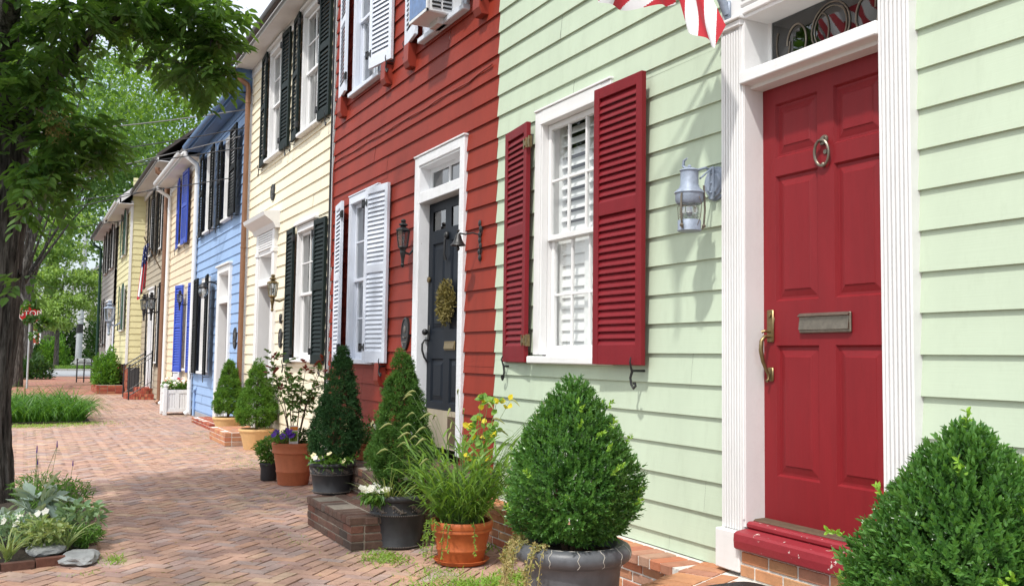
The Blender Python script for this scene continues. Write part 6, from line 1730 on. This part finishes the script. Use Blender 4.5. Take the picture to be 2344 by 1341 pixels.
for (x, y, lb, s_) in ((-.04, 7.3, 'striped lilyturf at the front left corner of the bed', 51), (.33, 7.5, 'striped lilyturf arching over the two flat stones', 52)):
    g_ = np.random.default_rng(s_); L = thing('lilyturf', lb, 'plant', (x, y, .04), 'striped lilyturf'); m = MB(); nb = 46; a = g_.random(nb) * 6.28
    blades(m, np.stack([np.full(nb, x), np.full(nb, y), np.full(nb, .04)], 1) + g_.normal(0, .012, (nb, 3)), np.stack([np.cos(a) * .7, np.sin(a) * .7, np.ones(nb)], 1), g_.uniform(.2, .34, nb), .011, g_.uniform(1.2, 2.0, nb), 6); m.build('blades', M['l_varieg'], L)
L = thing('lavender', 'thin lavender stalks with violet spikes behind the bed herbs', 'plant', (.18, 9.2, .05)); m = MB(); m2 = MB(); g_ = np.random.default_rng(53)
for k in range(7):
    x, y = .18 + g_.normal(0, .12), 9.3 + g_.normal(0, .25); h = g_.uniform(.35, .58); t = (x + g_.normal(0, .05), y + g_.normal(0, .05), .05 + h)
    m.tube([(x, y, .05), t], .0025, 4); m2.tube([t, (t[0], t[1], t[2] + .05)], [.006, .003], 5)
m.build('stalks', M['greenstem'], L); m2.build('spikes', M['p_violet'], L)

# lilyturf mass farther on, weeds and moss tufts
g_ = np.random.default_rng(61); n = 3200; m = MB()
P = np.stack([g_.uniform(-1.0, 1.15, n), 20.9 + 2.6 * g_.random(n), np.zeros(n)], 1); P[:, 2] = .0
a = g_.random(n) * 6.28; blades(m, P, np.stack([np.cos(a) * .6 + .15 * (P[:, 0] - .1), np.sin(a) * .6 - .25 * (22.2 - P[:, 1]), np.ones(n)], 1), g_.uniform(.55, 1.0, n), .021, g_.uniform(1.2, 3.2, n), 6)
tag(m.build('lilyturf_mass', M['l_liriope']), 'thick bright green lilyturf bed beside the pavement beyond the tree', 'ground cover', kind='stuff')
m = MB(); m.box(-1.2, 1.25, 20.7, 23.7, -.2, .03); tag(m.build('planting_soil', M['soil']), kind='structure')
def weeds(label, spots, mat, seed):
    g_ = np.random.default_rng(seed); m = MB()
    for (x, y, sx, sy, n, L0) in spots:
        P = np.stack([x + g_.normal(0, sx, n), y + g_.normal(0, sy, n), np.full(n, -.004)], 1); a = g_.random(n) * 6.28
        blades(m, P, np.stack([np.cos(a) * 1.1, np.sin(a) * 1.1, np.ones(n)], 1), g_.uniform(.4, 1.1, n) * L0, L0 * .10, g_.uniform(.5, 1.8, n), 3)
    tag(m.build('weeds', M[mat]), label, 'weeds', kind='stuff')
weeds('bright green weeds growing between the pavers near the pots', [(2.36, 6.45, .10, .12, 380, .07), (2.50, 5.85, .10, .12, 220, .06), (2.62, 5.45, .22, .10, 620, .09), (2.95, 5.5, .12, .12, 260, .09), (2.2, 5.7, .1, .1, 60, .05), (3.0, 6.55, .15, .1, 180, .08), (2.35, 9.6, .18, .2, 90, .04), (1.95, 7.3, .06, .2, 60, .035), (.62, 7.15, .04, .08, 160, .06), (.42, 6.8, .08, .04, 50, .04)], 'l_weed', 71)
weeds('low yellow green moss and grass along the far pavement edge', [(.2, 20.2, .55, .25, 900, .09), (1.0, 20.6, .3, .25, 500, .09), (.1, 18.5, .25, .4, 120, .04), (.15, 13.5, .15, .6, 90, .035), (2.5, 14.2, .2, .5, 260, .035), (2.9, 13.2, .2, .5, 420, .04), (2.75, 12.4, .3, .3, 300, .04), (2.9, 17.5, .15, .4, 180, .04), (2.1, 14.6, .15, .5, 90, .03)], 'l_weed', 72)
g_ = np.random.default_rng(73); m = MB(); n = 170
P = np.stack([g_.uniform(.2, 3.2, n), g_.uniform(4.5, 14, n), np.full(n, .006)], 1); leaves(m, P, np.stack([g_.normal(size=n), g_.normal(size=n), np.full(n, .05)], 1), np.array([0, 0, 1.]) + g_.normal(0, .2, (n, 3)), g_.uniform(.012, .035, n), .012)
tag(m.build('leaf_litter', M['l_dry']), 'small dry leaves and petals scattered over the pavers', 'leaf litter', kind='stuff')

# ------------------------------------------------------------------ trees
def trunk_mesh(m, pts, rads, n=40, ridges=13, amp=.10, seed=0):
    """bark: fluted, noisy tube"""
    dense = []; 
    for i in range(len(pts) - 1):
        k = 16
        for j in range(k): t = j / k; dense.append((Vector(pts[i]).lerp(Vector(pts[i + 1]), t), rads[i] + (rads[i + 1] - rads[i]) * t))
    dense.append((Vector(pts[-1]), rads[-1])); vs = []; rs = []
    for p, r in dense:
        for k in range(n):
            a = 2 * math.pi * k / n; d = Vector((math.cos(a), math.sin(a), 0))
            q = mnoise.noise(Vector((math.cos(a) * 5, math.sin(a) * 5, p.z * 1.6 + seed))) * .9 + mnoise.noise(Vector((math.cos(a) * 12, math.sin(a) * 12, p.z * 4 + seed))) * .7
            vs.append((p + d * r * (1 + amp * q))[:])
    for i in range(len(dense) - 1):
        for k in range(n):
            b = m.n; 
    b = m.n; m.v.append(np.array(vs)); m.n += len(vs)
    for i in range(len(dense) - 1):
        for k in range(n):
            m.fl += [b + i * n + k, b + i * n + (k + 1) % n, b + (i + 1) * n + (k + 1) % n, b + (i + 1) * n + k]; m.fs.append(4); m.m.append(0)
            m.r.append(.5 + .5 * mnoise.noise(Vector((math.cos(2 * math.pi * k / n) * 9, math.sin(2 * math.pi * k / n) * 9, dense[i][0].z * 3 + seed))))
T = thing('street_tree', 'dark furrowed trunk and overhanging leafy crown of the nearest street tree', 'tree', (-.1, 10.2, 0), 'street trees')
m = MB()
trunk_mesh(m, [(-.31, 10.2, -.05), (-.285, 10.2, .3), (-.305, 10.2, .9), (-.275, 10.2, 1.7), (-.25, 10.2, 2.6), (-.26, 10.2, 3.3), (-.30, 10.2, 4.2), (-.38, 10.1, 5.4), (-.3, 10.0, 7.5)], [.30, .245, .215, .215, .215, .22, .17, .13, .05], 56, amp=.11)
trunk_mesh(m, [(-.24, 10.2, 3.1), (.05, 10.0, 3.9), (.45, 9.7, 4.5), (1.0, 9.5, 4.9), (1.5, 9.3, 5.0)], [.12, .08, .055, .035, .012], 16, amp=.08, seed=4)
trunk_mesh(m, [(-.30, 10.2, 4.1), (-.2, 9.3, 4.9), (.1, 8.2, 5.6), (.3, 7.3, 6.4)], [.10, .07, .045, .012], 16, amp=.08, seed=8)
trunk_mesh(m, [(-.26, 10.2, 2.9), (-.8, 9.8, 4.0), (-1.5, 9.3, 5.1), (-2.0, 8.6, 6.0)], [.13, .09, .06, .012], 16, amp=.08, seed=12)
trunk_mesh(m, [(-1.0, 9.6, 4.25), (-1.7, 7.8, 5.0), (-2.2, 6.0, 5.6), (-2.4, 4.4, 6.1)], [.075, .055, .035, .01], 16, amp=.08, seed=15)
g_ = np.random.default_rng(81)
LOBES = [((1.30, 9.4, 4.72), (.54, .6, .30), 150), ((1.34, 9.4, 4.20), (.36, .5, .24), 72), ((1.52, 9.35, 4.48), (.22, .4, .22), 36), ((.80, 9.5, 4.72), (.45, .7, .24), 105), ((.25, 9.5, 4.62), (.45, .7, .32), 105), ((.02, 9.7, 4.0), (.34, .6, .42), 85), ((.36, 9.5, 3.42), (.34, .5, .28), 115), ((.10, 9.5, 3.05), (.24, .45, .25), 60), ((-.05, 8.9, 2.05), (.06, .1, .10), 5), ((-.02, 9.0, 2.75), (.10, .15, .14), 10),
         ((.5, 9.2, 5.5), (1.0, .9, .5), 60), ((-.6, 9.6, 4.6), (.7, 1.1, .7), 90), ((-1.3, 9.0, 5.0), (.9, 1.2, .9), 130), ((-.6, 8.2, 5.4), (.9, 1.2, .7), 150), ((.1, 7.2, 5.6), (.8, .9, .5), 130), ((-1.2, 8.0, 6.6), (1.3, 1.4, .8), 60), ((.2, 8.2, 7.4), (1.4, 1.4, .8), 110), ((-.4, 9.6, 3.6), (.4, .7, .5), 70), ((-1.6, 7.2, 5.2), (.9, .9, .7), 190), ((-2.6, 3.6, 6.4), (1.1, 1.1, .6), 95), ((-1.8, 4.5, 6.3), (.9, 1.0, .6), 85), ((-2.4, 5.6, 5.8), (1.0, 1.1, .6), 90), ((-1.3, 5.6, 6.2), (.7, .8, .5), 50)]  # unseen lobes above and left of view, added to shade pavement and wall
P = []; 
for c, s_, k in LOBES:
    q = g_.normal(size=(k, 3)); q /= np.linalg.norm(q, axis=1)[:, None]; q *= g_.random((k, 1)) ** .42
    P.append(np.array(c) + q * np.array(s_) * (1 + .12 * g_.normal(size=(k, 1))))
    for j in range(max(3, k // 25)):
        e = P[-1][g_.integers(k)]; s0 = np.array(c) + np.array([-.02, .02, .0]); m.tube([s0, (s0 + e) / 2 + np.array([0, 0, .05]), e], [.012, .007, .003], 5)
m.build('trunk', M['bark'], T, smooth=True, angle=0)
P = np.concatenate(P); n = len(P)
A = unit(np.stack([g_.normal(size=n), g_.normal(size=n), g_.normal(-.35, .45, n)], 1)); S = unit(np.cross(A, [0, 0, 1.])); Up = np.cross(S, A)
cr = MB(); tw = MB(); Lr = g_.uniform(.16, .26, n); tone = g_.random(n)
for f, s_ in ((.25, 1), (.25, -1), (.5, 1), (.5, -1), (.75, 1), (.75, -1), (1, 0)):
    B = P + A * (Lr * f)[:, None] - np.array([0, 0, 1]) * (Lr * f * f * .25)[:, None]
    D = A * (.75 if s_ else 1.0) + S * s_ * .8 + g_.normal(0, .12, (n, 3)) + np.array([0, 0, -.15])
    leaves(cr, B, D, Up + g_.normal(0, .25, (n, 3)), g_.uniform(.095, .14, n), g_.uniform(.048, .066, n), fold=.15, droop=.12, rs=np.clip(tone * .6 + g_.random(n) * .4, 0, 1))
blades(tw, P, A, Lr, .004, .25, 2)
cr.build('crown', M['l_tree'], T); tw.build('twigs', M['stem'], T)
L = thing('seed_cluster', 'hanging bunch of brown tree seeds beside the nearest trunk', 'seeds', (.14, 9.3, 3.4))
m = MB(); n = 260; Q = np.array([.16, 9.0, 3.40]) + g_.normal(0, 1, (n, 3)) * np.array([.055, .06, .055]); leaves(m, Q, rdir(n, -1.0), rdir(n), .035, .010); m.build('seeds', M['l_wreath'], L)
m = MB(); m.tube([(.0, 9.3, 3.6), (.1, 9.1, 3.5), (.16, 9.0, 3.42)], [.006, .004, .003], 5); m.build('stalk', M['stem'], L)

def far_tree(label, base, ht, tr, lobes, mat, csize, seed, name='street_tree', group='street trees', lean=0, dens=1.0, bark='bark'):
    g_ = np.random.default_rng(seed); T = thing(name, label, 'tree', base, group)
    x, y, z = base; m = MB(); tops = np.mean([l[0] for l in lobes], 0)
    trunk_mesh(m, [(x, y, z - .05), (x + lean * .3, y, z + ht * .4), (x + lean, y, z + ht), (tops[0], tops[1], tops[2] + lobes[0][1][2] * .3)], [tr * 1.25, tr, tr * .8, tr * .15], 18, amp=.09, seed=seed)
    cr = MB()
    for c, s_, k in lobes:
        c = np.array(c, float); s_ = np.array(s_, float)
        a0 = np.array([x + lean, y, z + ht * .9]); m.tube([a0, (a0 * .45 + c * .55) + np.array([0, 0, .1 * s_[2]]), c + np.array([0, 0, -.2 * s_[2]])], [tr * .28, tr * .14, tr * .04], 6)
        nc = max(6, int(k / 22)); q = unit(g_.normal(size=(nc, 3))) * (g_.random((nc, 1)) ** .38); C = c + q * s_
        kk = int(22 * dens); d = g_.normal(size=(nc, kk, 3)) * np.array([1, 1, .62]) * (min(s_) * .24)
        Pp = (C[:, None] + d).reshape(-1, 3); n_ = len(Pp); tone = np.repeat(g_.random(nc), kk)
        out = unit(Pp - c)
        cards(cr, Pp, unit(g_.normal(size=(n_, 3)) + out * .5 + np.array([0, 0, -.5])), np.array([0, 0, 1.]) + g_.normal(0, .6, (n_, 3)), csize * g_.uniform(.6, 1.3, n_), csize * .55, rs=np.clip(tone * .55 + g_.random(n_) * .45, 0, 1))
    m.build('trunk', M[bark], T, smooth=True, angle=0); cr.build('crown', M[mat], T); return T
far_tree('gray trunked street tree with deep green crown behind the lilyturf bed', (-.28, 42, 0), 4.2, .26, [((-.6, 42, 9.3), (2.6, 3, 2.0), 1500), ((2.9, 43, 8.9), (1.8, 2, 1.2), 800), ((1.5, 43, 9.2), (2.8, 3, 2.2), 1400), ((3.4, 44, 11.0), (2.6, 3, 2.0), 1200), ((.5, 41, 11.5), (3.2, 3.2, 2.4), 1400), ((-2.5, 42, 10), (3, 3, 3), 900), ((2.2, 42, 14.3), (3.2, 3, 2.2), 900), ((.05, 39.2, 2.95), (.45, .3, .5), 132), ((.45, 39.0, 2.35), (.5, .3, .35), 110)], 'l_far2', .24, 91)
far_tree('darker street tree trunk farther along the tree strip', (.12, 57, 0), 5, .30, [((0, 57, 9), (4, 4, 3), 1500), ((2.2, 58, 12), (4, 4, 3), 1500), ((-3, 57, 12), (4, 4, 4), 900)], 'l_far2', .32, 92)
far_tree('large bright green tree rising behind the end of the house row', (9.5, 70, 0), 8, .55, [((7.5, 68, 13.2), (4.2, 4, 3.4), 2300), ((11.5, 70, 17), (4.5, 4, 3.6), 2200), ((6.0, 69, 18.5), (4.5, 4, 3.4), 2200), ((12.5, 71, 11.5), (4.0, 4, 3.4), 1600), ((9.5, 70, 22.5), (5, 4, 3.2), 1800), ((15.5, 72, 14.8), (3.4, 4, 3.0), 1300)], 'l_far1', .40, 93, name='broad_tree', group='background trees')
far_tree('tall bright tree far beyond the cross street, left of the house roofs', (2, 98, 0), 10, .6, [((2, 98, 18), (6, 5, 5), 2200), ((7, 98, 22), (6, 5, 5), 2200), ((0, 99, 26), (7, 5, 5), 1800), ((-4, 98, 17), (5, 5, 5), 1200), ((10.5, 99, 28), (6, 5, 5), 1700)], 'l_far1', .55, 94, name='broad_tree', group='background trees')
far_tree('deep green tree behind the white gabled house', (11, 116, 0), 9, .6, [((9, 116, 15), (6, 5, 5), 1500), ((15, 117, 17), (6, 5, 5), 1500), ((20, 118, 20), (7, 5, 6), 1500)], 'l_far2', .6, 95, name='broad_tree', group='background trees')
far_tree('light green weeping small tree in front of the galvanised pole', (2.2, 79, 0), 3.4, .17, [((.9, 79, 10.6), (2.0, 1.8, 1.0), 2300), ((2.9, 79, 11.2), (1.7, 1.7, .9), 2000), ((.6, 78.6, 8.6), (1.7, 1.8, .9), 2000), ((2.6, 78.4, 9.0), (2.0, 1.8, .9), 2200), ((.5, 78.4, 6.7), (1.4, 1.8, 1.0), 1800), ((2.4, 78, 7.0), (2.0, 1.8, .9), 2200), ((4.2, 78.4, 6.9), (1.5, 1.6, .7), 1500), ((1.5, 77.6, 5.0), (1.8, 1.8, 1.0), 2200), ((3.6, 77.8, 5.3), (1.7, 1.6, .8), 1700), ((5.0, 78, 6.0), (.9, 1.2, .5), 600), ((2.3, 77.6, 3.8), (1.2, 1.6, .8), 1300), ((.6, 77.8, 3.9), (.9, 1.5, .9), 900), ((4.9, 78.6, 4.3), (.8, 1.4, .6), 500)], 'l_honey', .24, 96, name='small_tree', group=None)
L = thing('brick_planter', 'low raised brick planter holding the fresh green feathery shrub', 'planter', (2.7, 36.2, 0)); m = MB(); mm = MB(); brick_courses(m, mm, 2.25, 3.08, 35.0, 37.8, 0, .28); m.build('brickwork', M['brick'], L); mm.build('mortar', M['mortar_dark'], L)
def shrub(label, c, s_, mat, n, csize, seed, name='shrub', group='shrubs'):
    g_ = np.random.default_rng(seed); T = thing(name, label, 'shrub', c, group)
    q = unit(g_.normal(size=(n, 3))); q[:, 2] = np.abs(q[:, 2]) * 1.0; q *= (g_.random((n, 1)) ** .35) * (1 + .12 * np.sin(q[:, :1] * 7) + .1 * np.cos(q[:, 1:2] * 9 + 1))
    P = np.array(c) + q * np.array(s_); m = MB(); cards(m, P, unit(q + g_.normal(0, .6, (n, 3)) + np.array([0, 0, .3])), np.array([0, 0, 1.]) + g_.normal(0, .6, (n, 3)), csize * g_.uniform(.6, 1.3, n), csize * .42); m.build('leaves', M[mat], T)
    m = MB()
    for k in range(7): m.tube([(c[0], c[1], c[2] - .02), (c[0] + s_[0] * .6 * math.cos(k * .9), c[1] + s_[1] * .6 * math.sin(k * .9), c[2] + s_[2] * .7)], [.02, .008], 5)
    m.build('stems', M['stem'], T)
shrub('fresh green feathery shrub by the yellow house corner', (2.66, 36.2, .27), (.50, .7, 1.15), 'l_shrub', 3600, .13, 101)
shrub('dark low shrub between the street tree trunks', (.45, 53, 0), (.95, .9, 1.15), 'l_shrub_d', 1800, .2, 102)
shrub('dark dense shrub behind the galvanised pole', (7.0, 94, 0), (2.3, 2, 5.5), 'l_shrub_d', 4200, .45, 103)
shrub('mid green bushy shrub left of the boulder', (2.3, 86, 0), (1.2, 1.3, 2.6), 'l_shrub', 2600, .3, 104)
shrub('mounded shrub at the distant pavement edge', (1.0, 88, 0), (1.1, 2, 1.9), 'l_shrub_d', 1800, .35, 105)
shrub('dark hedge shrub far behind the galvanised pole and boulder', (3.6, 103, 0), (1.9, 1.5, 4.2), 'l_shrub_d', 3200, .4, 106)
shrub('spreading shrub left of the distant pavement', (-2.2, 90, 0), (1.6, 6, 3.2), 'l_shrub_d', 2400, .45, 107)
m = MB(); g_ = np.random.default_rng(108); n = 2600; P = np.stack([g_.uniform(2.2, 7.5, n), g_.uniform(76.3, 79.5, n), np.full(n, .0)], 1); a = g_.random(n) * 6.28
blades(m, P, np.stack([np.cos(a) * .5, np.sin(a) * .5, np.ones(n)], 1), g_.uniform(.25, .5, n), .05, .8, 3); tag(m.build('verge_grass', M['l_grass']), 'bright grass verge along the far side of the cross street', 'grass', kind='stuff')
